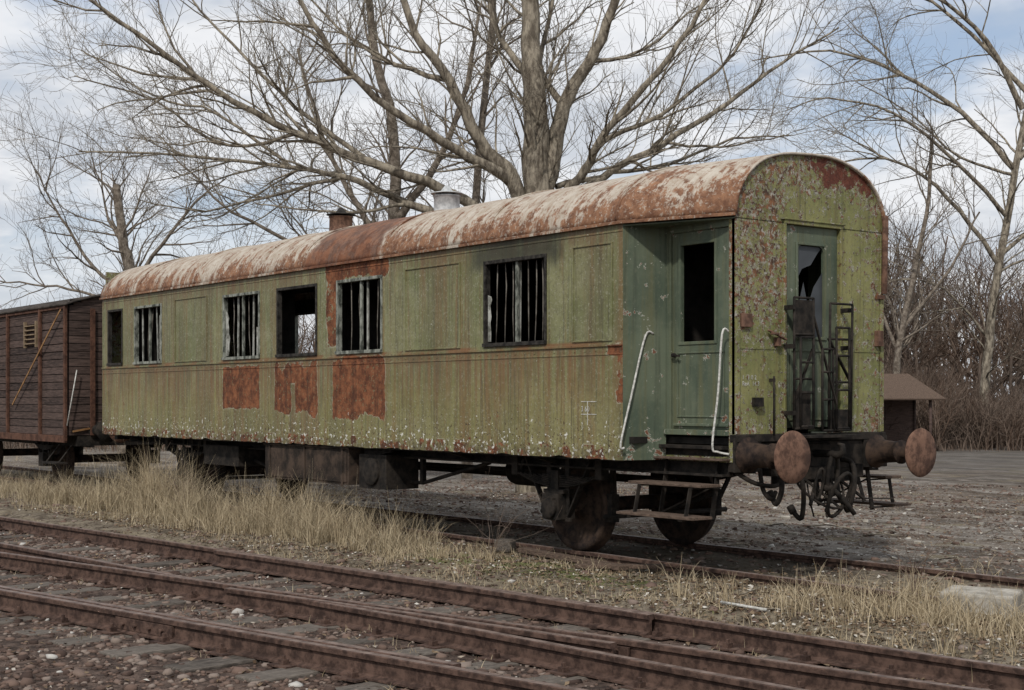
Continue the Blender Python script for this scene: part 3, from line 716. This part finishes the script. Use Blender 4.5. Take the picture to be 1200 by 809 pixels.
gx=m_-1.0; gy=m_-2.0
V=np.zeros((N*N,3)); k=0
for i in range(N):
    for j in range(N):
        x,y=gx[i],gy[j]; V[k]=(x,y,gz(x,y) if abs(x)<40 and abs(y)<40 else (-.12)); k+=1
I,J=np.meshgrid(np.arange(N-1),np.arange(N-1),indexing='ij'); q=(I*N+J).ravel()
F=np.stack([q,q+N,q+N+1,q+1],1); npmesh('ground',V,F,M['ground'],True)

def ico():
    t=(1+5**.5)/2; v=np.array([(-1,t,0),(1,t,0),(-1,-t,0),(1,-t,0),(0,-1,t),(0,1,t),(0,-1,-t),(0,1,-t),(t,0,-1),(t,0,1),(-t,0,-1),(-t,0,1)],float); v/=np.linalg.norm(v[0])
    f=np.array([(0,11,5),(0,5,1),(0,1,7),(0,7,10),(0,10,11),(1,5,9),(5,11,4),(11,10,2),(10,7,6),(7,1,8),(3,9,4),(3,4,2),(3,2,6),(3,6,8),(3,8,9),(4,9,5),(2,4,11),(6,2,10),(8,6,7),(9,8,1)]); return v,f
def scatter(name,pts,sz,mat,flat=.7):
    v,f=ico(); n=len(pts)
    A=rng.uniform(.6,1.35,(n,12,1))*v[None]; A=A*np.stack([rng.uniform(.7,1.3,n),rng.uniform(.7,1.3,n),rng.uniform(flat*.6,flat,n)],1)[:,None,:]
    th=rng.uniform(0,6.28,n); c,s_=np.cos(th),np.sin(th)
    B=A.copy(); B[...,0]=A[...,0]*c[:,None]-A[...,1]*s_[:,None]; B[...,1]=A[...,0]*s_[:,None]+A[...,1]*c[:,None]
    B=B*sz[:,None,None]+pts[:,None,:]
    FF=(f[None]+(np.arange(n)*12)[:,None,None]).reshape(-1,3); return npmesh(name,B.reshape(-1,3),FF,mat)
pts=[]
while len(pts)<42000:
    x=random.uniform(-20,7); y=random.uniform(-11,-2.4)
    a,b=yA(x),yB(x)
    if y>a+1.25+.4*mn.noise((x,1,1)) and random.random()>.08: continue
    if x<-8 and random.random()<.5: continue
    if (x-8.86)**2+(y+10.2)**2<9: continue
    if mn.noise((x*.8,y*.8,3))<-.12 and random.random()<.75: continue
    pts.append((x,y,gz(x,y)+.003))
pts=np.array(pts); scatter('track_ballast',pts,rng.gamma(2.6,.0058,len(pts))+.004,M['stone'])
pts=[]
while len(pts)<20000:
    x=random.uniform(-16,9); y=random.uniform(-3.2,14)
    if mn.noise((x*.5,y*.5,23))<0 and random.random()<.6: continue
    pts.append((x,y,gz(x,y)+.002))
pts=np.array(pts); scatter('loose_gravel',pts,rng.gamma(2.0,.0068,len(pts))+.005,M['stone'])

def grass(name,bases,h,mat,lean=.5,w=.0035):
    n=len(bases); th=rng.uniform(0,6.28,n); ln=rng.uniform(.05,1,n)*lean
    dx=np.cos(th);dy=np.sin(th); ph=rng.uniform(0,6.28,n); wx=np.cos(ph)*w;wy=np.sin(ph)*w
    ts=[0,.4,.75,1.0]; V=np.zeros((n,8,3))
    for i,t in enumerate(ts):
        o=ln*t**1.8*h; z=h*t*(1-.35*ln*t)
        k=(1-t*.85)
        V[:,2*i,0]=bases[:,0]+dx*o-wx*k;V[:,2*i,1]=bases[:,1]+dy*o-wy*k;V[:,2*i,2]=bases[:,2]+z
        V[:,2*i+1,0]=bases[:,0]+dx*o+wx*k;V[:,2*i+1,1]=bases[:,1]+dy*o+wy*k;V[:,2*i+1,2]=bases[:,2]+z
    f=np.array([(0,1,3,2),(2,3,5,4),(4,5,7,6)]); FF=(f[None]+(np.arange(n)*8)[:,None,None]).reshape(-1,4)
    return npmesh(name,V.reshape(-1,3),FF,mat)
B=[];H=[]
def tuft(x,y,n,rad,h):
    for _ in range(n):
        a=random.uniform(0,6.28); r=rad*random.random()**.7; xx,yy=x+r*math.cos(a),y+r*math.sin(a)
        B.append((xx,yy,gz(xx,yy)-.01)); H.append(h*random.uniform(.3,1.2))
for (cx,cy,sx,sy,k,hh) in ((-10.6,-1.75,.55,.28,85,.92),(-9.0,-1.8,.6,.35,52,.58),(-6.9,-1.85,.55,.32,80,.72),(-5.6,-1.85,.45,.28,58,.62),(-12.4,-1.9,.8,.3,60,.60),(-4.3,-1.95,.5,.28,32,.42),(-7.9,-2.4,.9,.25,36,.32),(-14.5,-1.9,1.0,.35,55,.5),(-3.2,-2.1,.4,.3,14,.26)):
    for _ in range(k):
        tuft(random.gauss(cx,sx),random.gauss(cy,sy),random.randint(14,42),random.uniform(.04,.13),hh*random.uniform(.4,1.15))
for _ in range(120):
    x=random.uniform(-22,-8); y=random.gauss(-2.1,.5); tuft(x,y,30,.2,random.uniform(.1,.32))
for _ in range(950):
    x=random.uniform(-13,3); y=random.uniform(-3.0,-1.0)
    if mn.noise((x*.9,y*1.2,2))<-.08: continue
    tuft(x,y,14,.16,random.uniform(.03,.15))
for _ in range(90):
    x=random.gauss(2.4,.8); y=random.gauss(-1.4,.5); tuft(x,y,32,.10,random.uniform(.10,.40))
for _ in range(130):
    x=random.uniform(.5,6); y=random.uniform(-2.6,3); tuft(x,y,18,.14,random.uniform(.05,.18))
for _ in range(60):
    x=random.uniform(-30,-12); y=random.uniform(1.5,4); tuft(x,y,30,.3,random.uniform(.1,.4))
for _ in range(90):
    x=random.uniform(-12,5); y=random.uniform(3,16); tuft(x,y,14,.2,random.uniform(.03,.12))
for _ in range(260):
    x=random.uniform(-12,5); y=random.choice((yA(x),yB(x)))+random.uniform(-1.4,1.4); tuft(x,y,7,.07,random.uniform(.03,.10))
grass('dry_grass',np.array(B),np.array(H),M['straw'],1.0,.0036)
B=[];H=[]
for _ in range(140):
    x=random.gauss(-1.9,1.3); y=random.gauss(-1.9,.3); tuft(x,y,22,.10,.03)
grass('moss_patch',np.array(B),np.array(H),M['green'],.9,.004)
n=26000; P=np.zeros((n,3))
for i in range(n):
    r=random.random()
    if r<.42: x,y=random.uniform(-12,5),random.uniform(-3.1,-.9)
    elif r<.62: x,y=random.gauss(2.2,1.3),random.gauss(-1.2,.8)
    elif r<.72: x=random.uniform(-12,5); y=random.uniform(-8,-3)
    else: x,y=random.uniform(-14,6),random.uniform(-1,12)
    P[i]=(x,y,gz(x,y)+.012)
sz=rng.uniform(.007,.028,n); th=rng.uniform(0,6.28,n); V=np.zeros((n,4,3))
for k,(a,b) in enumerate(((1,0),(0,.6),(-1,0),(0,-.6))):
    V[:,k,0]=P[:,0]+sz*(a*np.cos(th)-b*np.sin(th)); V[:,k,1]=P[:,1]+sz*(a*np.sin(th)+b*np.cos(th)); V[:,k,2]=P[:,2]+rng.uniform(-.008,.014,n)
npmesh('leaf_litter',V.reshape(-1,3),np.arange(n*4).reshape(n,4),M['leaf'])
p=Part(); p.box((2.35,-.80,.0),(.55,.34,.20),Matrix.Rotation(.35,3,'Z')@Matrix.Rotation(.06,3,'X')); p.done('concrete_block',M['concrete'],None,bevel=.02)
p=Part(); p.tube([(.9,-2.1,-.04),(1.15,-2.16,-.03),(1.4,-2.13,-.04)],.012,6); p.done('broken_stick',M['white'])
p=Part(); p.bar((-3.0,-1.05,-.02),(-1.2,-1.25,-.03),.12,.05); p.bar((-1.6,-1.5,-.03),(-1.0,-.9,-.02),.10,.04); p.done('timber_offcut',M['stepwood'],None,bevel=.008)
p=Part()
for _ in range(80):
    x=R.uniform(-9,3.5);y=R.uniform(-2.8,7); a=R.uniform(0,3.1); l=R.uniform(.12,.6); z=gz(x,y)+.012
    p.tube([(x,y,z),(x+l*.5*math.cos(a),y+l*.5*math.sin(a),z+R.uniform(0,.05)),(x+l*math.cos(a+.3),y+l*math.sin(a+.3),z)],R.uniform(.004,.009),5)
p.done('fallen_twigs',M['bark'],None)
p=Part()
for _ in range(70):
    x=R.uniform(-11,3);y=R.uniform(1.2,8); p.box((x,y,gz(x,y)+.01),(R.uniform(.03,.14),R.uniform(.03,.10),R.uniform(.015,.05)),Matrix.Rotation(R.uniform(0,3),3,'Z')@Matrix.Rotation(R.uniform(-.3,.3),3,'X'))
p.done('rubble_chips',M['concrete'],None,bevel=.006)
p=Part(); p.box((-3.3,-1.05,.0),(.20,.17,.14),Matrix.Rotation(.5,3,'Z')); p.done('stone_lump',M['sleeper'],None,bevel=.03)

# ------------------------------------------------------------------ TREES
FWD=Vector((-.796,.605,0)); RGT=Vector((.605,.796,0))
class Tree:
    def __init__(s,seed): s.R=random.Random(seed); s.V=[];s.F=[];s.n=0
    def tube(s,pts,rs,n):
        prev=None; base=s.n
        for i,p in enumerate(pts):
            t=(pts[min(i+1,len(pts)-1)]-pts[max(i-1,0)]).normalized()
            if prev is None:
                a=Vector((0,0,1)) if abs(t.z)<.9 else Vector((1,0,0)); prev=t.cross(a).normalized()
            prev=(prev-t*prev.dot(t)).normalized(); q=t.cross(prev)
            for k in range(n):
                an=6.2832*k/n; v=p+(prev*math.cos(an)+q*math.sin(an))*rs[i]; s.V.append((v.x,v.y,v.z))
        for i in range(len(pts)-1):
            for k in range(n): s.F.append((base+i*n+k,base+i*n+(k+1)%n,base+(i+1)*n+(k+1)%n,base+(i+1)*n+k))
        s.n+=len(pts)*n
    def limb(s,pts,r0,r1,lvl,kids,sub=4,wob=.03):
        P=[Vector(p) for p in pts]; out=[]
        for i in range(len(P)-1):
            p0=P[max(i-1,0)];p1=P[i];p2=P[i+1];p3=P[min(i+2,len(P)-1)]
            for k in range(sub):
                t=k/sub; out.append(.5*((2*p1)+(p2-p0)*t+(2*p0-5*p1+4*p2-p3)*t*t+(3*p1-p0-3*p2+p3)*t**3))
        out.append(P[-1]); Rr=s.R
        out=[p+Vector((Rr.uniform(-1,1),Rr.uniform(-1,1),Rr.uniform(-1,1)))*wob*(1 if 0<i<len(out)-1 else 0) for i,p in enumerate(out)]
        rs=[r0+(r1-r0)*(i/(len(out)-1))**.8 for i in range(len(out))]
        s.tube(out,rs,8 if r0>.08 else 5); s.spawn(out,rs,lvl,kids)
    def spawn(s,out,rs,lvl,kids):
        if lvl>3 or not kids[lvl]: return
        Rr=s.R; L=sum((out[i+1]-out[i]).length for i in range(len(out)-1))/s.k; n=len(out)
        cnt=kids[lvl]; cnt=int(cnt*L+Rr.random())
        for c in range(cnt):
            t=Rr.uniform(.12,1)**.8*(n-1); i=min(int(t),n-2); f=t-i
            p=out[i].lerp(out[i+1],f); tan=(out[i+1]-out[i]).normalized(); r=rs[i]*(1-f)+rs[i+1]*f
            rv=Vector((Rr.gauss(0,1),Rr.gauss(0,1),Rr.gauss(0.15,1))); rv=(rv-tan*rv.dot(tan)).normalized()
            ang=Rr.uniform(.45,1.0); d=tan*math.cos(ang)+rv*math.sin(ang); d.z+=s.up*.15; d.normalize()
            ln={1:2.1,2:1.05,3:.55}[lvl]*s.k*Rr.uniform(.5,1.3)*(1-.35*t/(n-1))
            m=6 if lvl==1 else (5 if lvl==2 else 3); pts=[p]; dd=d.copy()
            for j in range(m):
                dd=(dd+Vector((Rr.gauss(0,.16),Rr.gauss(0,.16),Rr.gauss(0,.14)+s.up*.06))).normalized(); pts.append(pts[-1]+dd*(ln/m))
            rr=min(r*.6,{1:.028,2:.0115,3:.0065}[lvl]*Rr.uniform(.7,1.3)*s.rk); re=max(.003*s.rk,rr*.3)
            rl=[rr+(re-rr)*j/m for j in range(m+1)]
            s.tube(pts,rl,4 if lvl==1 else 3); s.spawn(pts,rl,lvl+1,kids)
    def done(s,name,mat):
        return npmesh(name,np.array(s.V),np.array(s.F),mat,True)
TS=1.0
def W(base,r,d,z): return Vector((base[0]+RGT.x*r+FWD.x*d,base[1]+RGT.y*r+FWD.y*d,z))
KID={1:2.9,2:4.3,3:5.5}
def LM(pts,r0,r1,k=None): T.limb([W(b,q[0]*TS,q[1]*TS,(q[2]-1.54)*TS+1.54 if q[2]>0 else q[2]) for q in pts],r0,r1,1,k or KID)
b=(-11.6,5.85); T=Tree(11); T.k=1.0;T.rk=.95; T.up=.6
LM([(.05,0,-.3),(.03,0,2),(.05,0,4.1),(.05,0,5.3),(.02,0,6.45),(-.02,0.1,7.5),(-.05,.2,8.6),(-.1,.3,10.2),(.1,.5,12)],.40,.10)
LM([(-.1,0,4.6),(-.39,-.1,5.5),(-1.0,-.3,6.2),(-1.5,-.5,7.2),(-2.08,-.6,8.0),(-2.6,-.7,9.4)],.17,.05)
LM([(.15,0,5.2),(.31,.1,5.84),(.54,.2,6.9),(1.0,.3,7.7),(1.46,.3,8.7),(1.8,.3,10)],.20,.06)
LM([(.2,0,4.9),(.8,-.3,5.5),(1.155,-.6,6.1),(1.9,-.9,7.0),(2.7,-1.1,8.0),(3.2,-1.2,9)],.11,.03)
LM([(-.3,0,5.4),(-.9,-.5,5.7),(-1.9,-1,6.2),(-3.0,-1.5,6.95),(-3.77,-1.8,7.9),(-4.3,-2,8.9)],.12,.03)
LM([(-.3,0,4.5),(-1.6,-.6,5.25),(-2.85,-1,5.65),(-4.08,-1.4,6.1),(-5.47,-1.8,6.8),(-6.85,-2.2,7.8),(-8,-2.5,8.6)],.12,.02)
LM([(-1.0,-.3,4.6),(-2.23,-.5,5.0),(-3.47,.2,5.6),(-4.54,.8,5.85),(-6.55,1.2,6.15),(-8.7,1.6,6.3)],.09,.015)
LM([(.25,0,4.9),(1.2,.4,5.6),(2.39,.7,6.3),(3.62,1.0,7.1),(4.7,1.2,7.9),(5.8,1.3,8.6)],.095,.015)
LM([(.4,.1,5.4),(1.5,.8,5.75),(2.6,1.2,6.0),(3.8,1.4,6.5),(4.9,1.5,6.6)],.06,.012)
LM([(-1.5,-.5,7.2),(-2.5,0,7.6),(-3.5,.5,8.3),(-4.5,.8,9.4)],.06,.015)
LM([(-2.85,-1,5.65),(-4.2,-.6,6.7),(-5.4,-.4,7.9),(-6.4,-.2,9.0)],.055,.015)
LM([(-.02,.1,7.3),(-.6,.5,8.2),(-1.0,.8,9.5)],.09,.03)
LM([(.54,.2,6.9),(.1,.8,7.8),(.5,1.2,9.4)],.08,.03)
LM([(1.155,-.6,6.1),(2.2,-.9,6.5),(3.4,-1.2,7.5),(4.1,-1.4,8.8)],.055,.015)
LM([(-3.47,.2,5.6),(-4.6,.2,5.3),(-6.0,.3,5.0),(-7.2,.4,5.2)],.04,.01)
LM([(-2.3,-.5,5.0),(-3.4,-1,4.8),(-4.8,-1.3,4.9)],.04,.01)
LM([(-4.5,.8,5.85),(-5.9,1,6.9),(-7.2,1.2,7.3),(-8.6,1.4,8.2)],.04,.01)
LM([(-4.08,-1.4,6.1),(-5.3,-1.2,5.9),(-6.6,-1.2,6.7),(-7.9,-1.3,7.1)],.04,.01)
LM([(2.39,.7,6.3),(3.4,.5,6.2),(4.6,.4,6.4)],.035,.01)
LM([(1.0,.3,7.7),(2.0,.6,8.0),(3.1,.9,8.9)],.05,.015)
T.done('bare_tree',M['bark'])
b=(-16.5,6.0); T=Tree(5); T.up=.6;T.k=1.1;T.rk=1.05
LM([(0,0,-.3),(.05,0,3),(.0,0,5),(-.05,0,7.2),(-.45,0,9.1),(-.6,0,11)],.20,.06)
LM([(0,0,4.6),(-.8,.3,5.6),(-1.5,.5,7),(-2.1,.6,9)],.09,.03)
LM([(0,0,5.2),(.9,-.3,6.4),(1.5,-.5,8),(1.8,-.5,9.6)],.10,.03)
LM([(0,0,4.0),(-1.8,0,4.7),(-3.4,.2,5.5),(-4.8,.3,6.8)],.07,.015)
LM([(1.5,.5,-.3),(1.6,.4,3),(1.7,.3,6),(2.0,.3,9),(2.1,.3,11)],.13,.05)
T.done('bare_tree',M['bark2'])
b=(-25.6,3.9); T=Tree(8); T.up=.5;T.k=1.1;T.rk=1.2
LM([(0,0,-.3),(.0,0,3),(.1,0,4.6),(-.1,0,5.6),(-.25,0,6.9)],.23,.10)
LM([(0,0,4.2),(-.9,.3,4.9),(-1.8,.5,6.2),(-2.5,.6,7.4)],.07,.015)
LM([(.05,0,4.4),(1.0,-.3,5.4),(1.8,-.5,6.4),(2.6,-.5,7.0)],.07,.015)
LM([(.1,0,5.2),(-.6,.6,6.1),(-.9,.8,7.6)],.06,.015)
LM([(.1,0,3.8),(1.3,.6,4.3),(2.6,.8,4.9),(3.8,.9,5.0)],.05,.015)
LM([(.1,0,3.8),(-1.3,.6,4.3),(-2.6,.8,4.5),(-3.8,.9,4.6)],.05,.015)
T.done('bare_tree',M['bark2'])
b=(-22.3,34.8); TS=1.49; T=Tree(21); T.up=-.1;T.k=1.8;T.rk=1.35
K2={1:2.9,2:3.8,3:4.8}
LM([(0,0,-.3),(.1,0,2),(.3,0,4.0),(.83,0,7.1),(1.3,0,10),(1.6,0,12.5)],.20,.09,K2)
LM([(.41,0,4.83),(-.62,-.3,6.07),(-1.86,-.5,7.1),(-3.1,-.6,7.3),(-4.3,-.7,6.9)],.10,.02,K2)
LM([(.83,0,7.1),(-.41,.3,8.56),(-1.86,.6,9.6),(-3.5,.8,10.2),(-5.4,1,10.0)],.12,.02,K2)
LM([(1.0,0,8.6),(0,-.3,10.2),(-1.4,-.6,11.2),(-3,-.8,11.8)],.12,.03,K2)
LM([(.2,0,3),(-1.0,-.3,4.2),(-2.1,-.5,4.4),(-3,-.5,4.1)],.06,.015,K2)
LM([(.6,0,6),(-.8,-.6,7.2),(-2.4,-1,8.3),(-4,-1.2,8.6),(-5,-1.2,8.3)],.09,.015,K2)
LM([(.9,0,7.4),(2.2,0,8.6),(3.5,.3,9.8)],.12,.03,K2)
LM([(.4,0,5),(1.6,0,6),(2.8,.3,6.6)],.09,.03,K2)
LM([(1.1,0,9),(-.6,.5,11),(-2.6,.8,12.4)],.1,.03,K2)
LM([(.8,0,7),(-.6,-.2,7.4),(-1.8,-.3,8.4),(-3.2,-.4,9.2)],.07,.015,K2)
T.done('bare_tree',M['bark'])
TS=1.0
b=(-22.9,30.6); T=Tree(31); T.up=.4;T.k=1.6;T.rk=1.5
LM([(0,0,-.3),(.1,0,3),(.5,0,5.0),(1.1,0,8),(1.3,0,10)],.16,.05,K2)
LM([(.2,0,3.0),(-.6,.3,5.2),(-1.0,.5,7)],.08,.03,K2); LM([(.3,0,4),(1.8,-.3,6),(2.8,-.5,8)],.08,.03,K2)
T.done('bare_tree',M['bark2'])
T=Tree(77); T.up=.7; T.k=1.5; T.rk=2.5
Rr=random.Random(4)
for i in range(160):
    ang=Rr.uniform(-.42,.42) if i<90 else Rr.uniform(.2,.42); Zd=Rr.uniform(60,105); X=math.tan(ang)*Zd; cx=8.864+RGT.x*X+FWD.x*Zd; cy=-10.2+RGT.y*X+FWD.y*Zd
    hh=Rr.uniform(4,9.5) if ang>.18 else Rr.uniform(3.5,6)
    b=(cx,cy); l=Rr.uniform(-.8,.8)
    T.limb([W(b,0,0,-.3),W(b,l*.3,0,hh*.35),W(b,l,0,hh*.7),W(b,l*1.3,0,hh)],.11,.03,1,{1:2.4,2:2.0,3:0},wob=.12)
    for k in range(4):
        z0=hh*Rr.uniform(.2,.6); a=Rr.uniform(-1,1); T.limb([W(b,l*z0/hh,0,z0),W(b,l*z0/hh+a*1.2,Rr.uniform(-1,1),z0+hh*.2),W(b,l*z0/hh+a*2,Rr.uniform(-1,1),z0+hh*.42)],.06,.02,1,{1:3.0,2:2.0,3:0},3,wob=.1)
T.done('distant_woods',M['brush'])
T=Tree(99); T.up=.3; T.k=.8; T.rk=2.2
for i in range(820):
    ang=Rr.uniform(-.42,.42) if i<560 else Rr.uniform(.2,.4); Zd=Rr.uniform(47,60); X=math.tan(ang)*Zd; cx=8.864+RGT.x*X+FWD.x*Zd; cy=-10.2+RGT.y*X+FWD.y*Zd
    hh=max(.6,1.7+1.7*mn.noise((cx*.16,cy*.16,1)))*Rr.uniform(.6,1.4)
    if Zd<50: hh*=.6
    b=(cx,cy)
    for k in range(4):
        a=Rr.uniform(-1,1)*hh*.55; T.limb([W(b,0,0,-.2),W(b,a*.4,Rr.uniform(-.3,.3),hh*.5),W(b,a,Rr.uniform(-.4,.4),hh)],.022,.008,2,{1:0,2:6.5,3:0},2,wob=.06)
T.done('brush_thicket',M['brush'])
n=16000; ang=rng.uniform(-.42,.42,n); Zd=rng.uniform(46,60,n); X=np.tan(ang)*Zd; bx=8.864+RGT.x*X+FWD.x*Zd; by=-10.2+RGT.y*X+FWD.y*Zd
grass('rank_grass',np.stack([bx,by,np.full(n,-.15)],1),rng.gamma(3,.17,n),M['brush'],1.1,.012)
for (wx,wy,hh,sd) in((3.1,.2,.75,1),(2.8,-.3,.6,2),(3.3,-1.3,.5,3),(1.9,-1.0,.42,4),(-2.6,-1.75,.4,5),(-9.4,-1.9,.7,6),(4.1,-.4,.7,7)):
    T=Tree(200+sd); T.up=.5; T.k=.28; T.rk=.42; b=(wx,wy)
    for k in range(5):
        a=T.R.uniform(-.25,.25); c_=T.R.uniform(-.25,.25); h2=hh*T.R.uniform(.6,1.1); T.limb([W(b,0,0,-.1),W(b,a*.4,c_*.4,h2*.5),W(b,a,c_,h2)],.005,.002,1,{1:1.5,2:1.2,3:0},3,wob=.012)
    T.done('dry_weed',M['brush'])
hut=empty('wooden_shelter'); hx,hy=-20.4,27.3; Rm=Matrix.Rotation(.9208,3,'Z')
def hp(v): q_=Rm@Vector(v); return (hx+q_.x,hy+q_.y,q_.z)
p=Part()
for sx in(-.95,.95):
    for sy in(-.9,.9): p.tube([hp((sx,sy,-.2)),hp((sx,sy,1.7))],.05,6)
p.add([hp(v) for v in((-.95,.9,-.2),(.95,.9,-.2),(.95,.9,1.7),(-.95,.9,1.7))],[(0,1,2,3)]); p.add([hp(v) for v in((-.95,-.9,-.2),(-.95,.9,-.2),(-.95,.9,1.7),(-.95,-.9,1.7))],[(0,1,2,3)]); p.done('walls',M['plank'],hut)
p=Part(); p.add([hp(v) for v in((-1.35,-1.2,1.58),(1.35,-1.2,1.58),(.5,0,2.38),(-.5,0,2.38),(-1.35,1.2,1.58),(1.35,1.2,1.58))],[(0,1,2,3),(3,2,5,4),(1,5,2),(0,3,4)]); p.done('hip_roof',M['stepwood'],hut,solid=.05)

# ------------------------------------------------------------------ LIGHT / SKY / CAMERA
el=math.radians(44); az=(.60,-.80)
d=Vector((az[0]*math.cos(el),az[1]*math.cos(el),math.sin(el)))
sl=bpy.data.lights.new('sun','SUN'); sl.energy=2.4; sl.angle=math.radians(3.0); sl.color=(1,.955,.90)
so=bpy.data.objects.new('sun',sl); so.rotation_euler=d.to_track_quat('Z','Y').to_euler(); COL.objects.link(so)
w=bpy.data.worlds.new('World'); SC.world=w; w.use_nodes=True; nt=w.node_tree; bg=nt.nodes['Background']
sky=nt.nodes.new('ShaderNodeTexSky'); sky.sky_type='NISHITA'; sky.sun_disc=False; sky.sun_elevation=el; sky.sun_rotation=math.atan2(az[0],az[1])
class WB_(MB):
    def __init__(s): s.nt=nt
wb=WB_()
tc=nt.nodes.new('ShaderNodeTexCoord'); sp=nt.nodes.new('ShaderNodeSeparateXYZ'); nt.links.new(tc.outputs['Generated'],sp.inputs[0])
dx,dy,dz=[E(wb,sp.outputs[i]) for i in range(3)]
den=dz.mx(0)+.22
n1=wb.noise(1.15,5,.55,v=wb.vec(dx/den,dy/den,3.3),dist=.3); n2=wb.noise(3.0,5,.6,v=wb.vec(dx/den,dy/den,9.1))
cov=(n1*.7+n2*.3).sm(.36,.52)
cov=cov.mx(dz.sm(.20,.04)*.95)
cc=wb.mix(n2.sm(.38,.62),(6.2,6.5,7.0),(8.7,8.75,8.9))
skyc=wb.mix(.5,E(wb,sky.outputs[0]),(4.8,5.7,7.2))
fin=wb.mix(cov*.93,skyc,cc)
nt.links.new(fin.k,bg.inputs[0]); bg.inputs[1].default_value=.105
SC.view_settings.view_transform='Standard'; SC.view_settings.look='None'; SC.view_settings.exposure=0
cam=bpy.data.cameras.new('camera'); co=bpy.data.objects.new('camera',cam); COL.objects.link(co)
co.location=(8.864,-10.205,1.5375); co.rotation_euler=(math.pi/2,0,.9208)
cam.sensor_width=36; cam.lens=1688.4/1200*36; cam.shift_y=(468.96-404.5)/1200; cam.clip_end=2000; cam.clip_start=.1
SC.camera=co
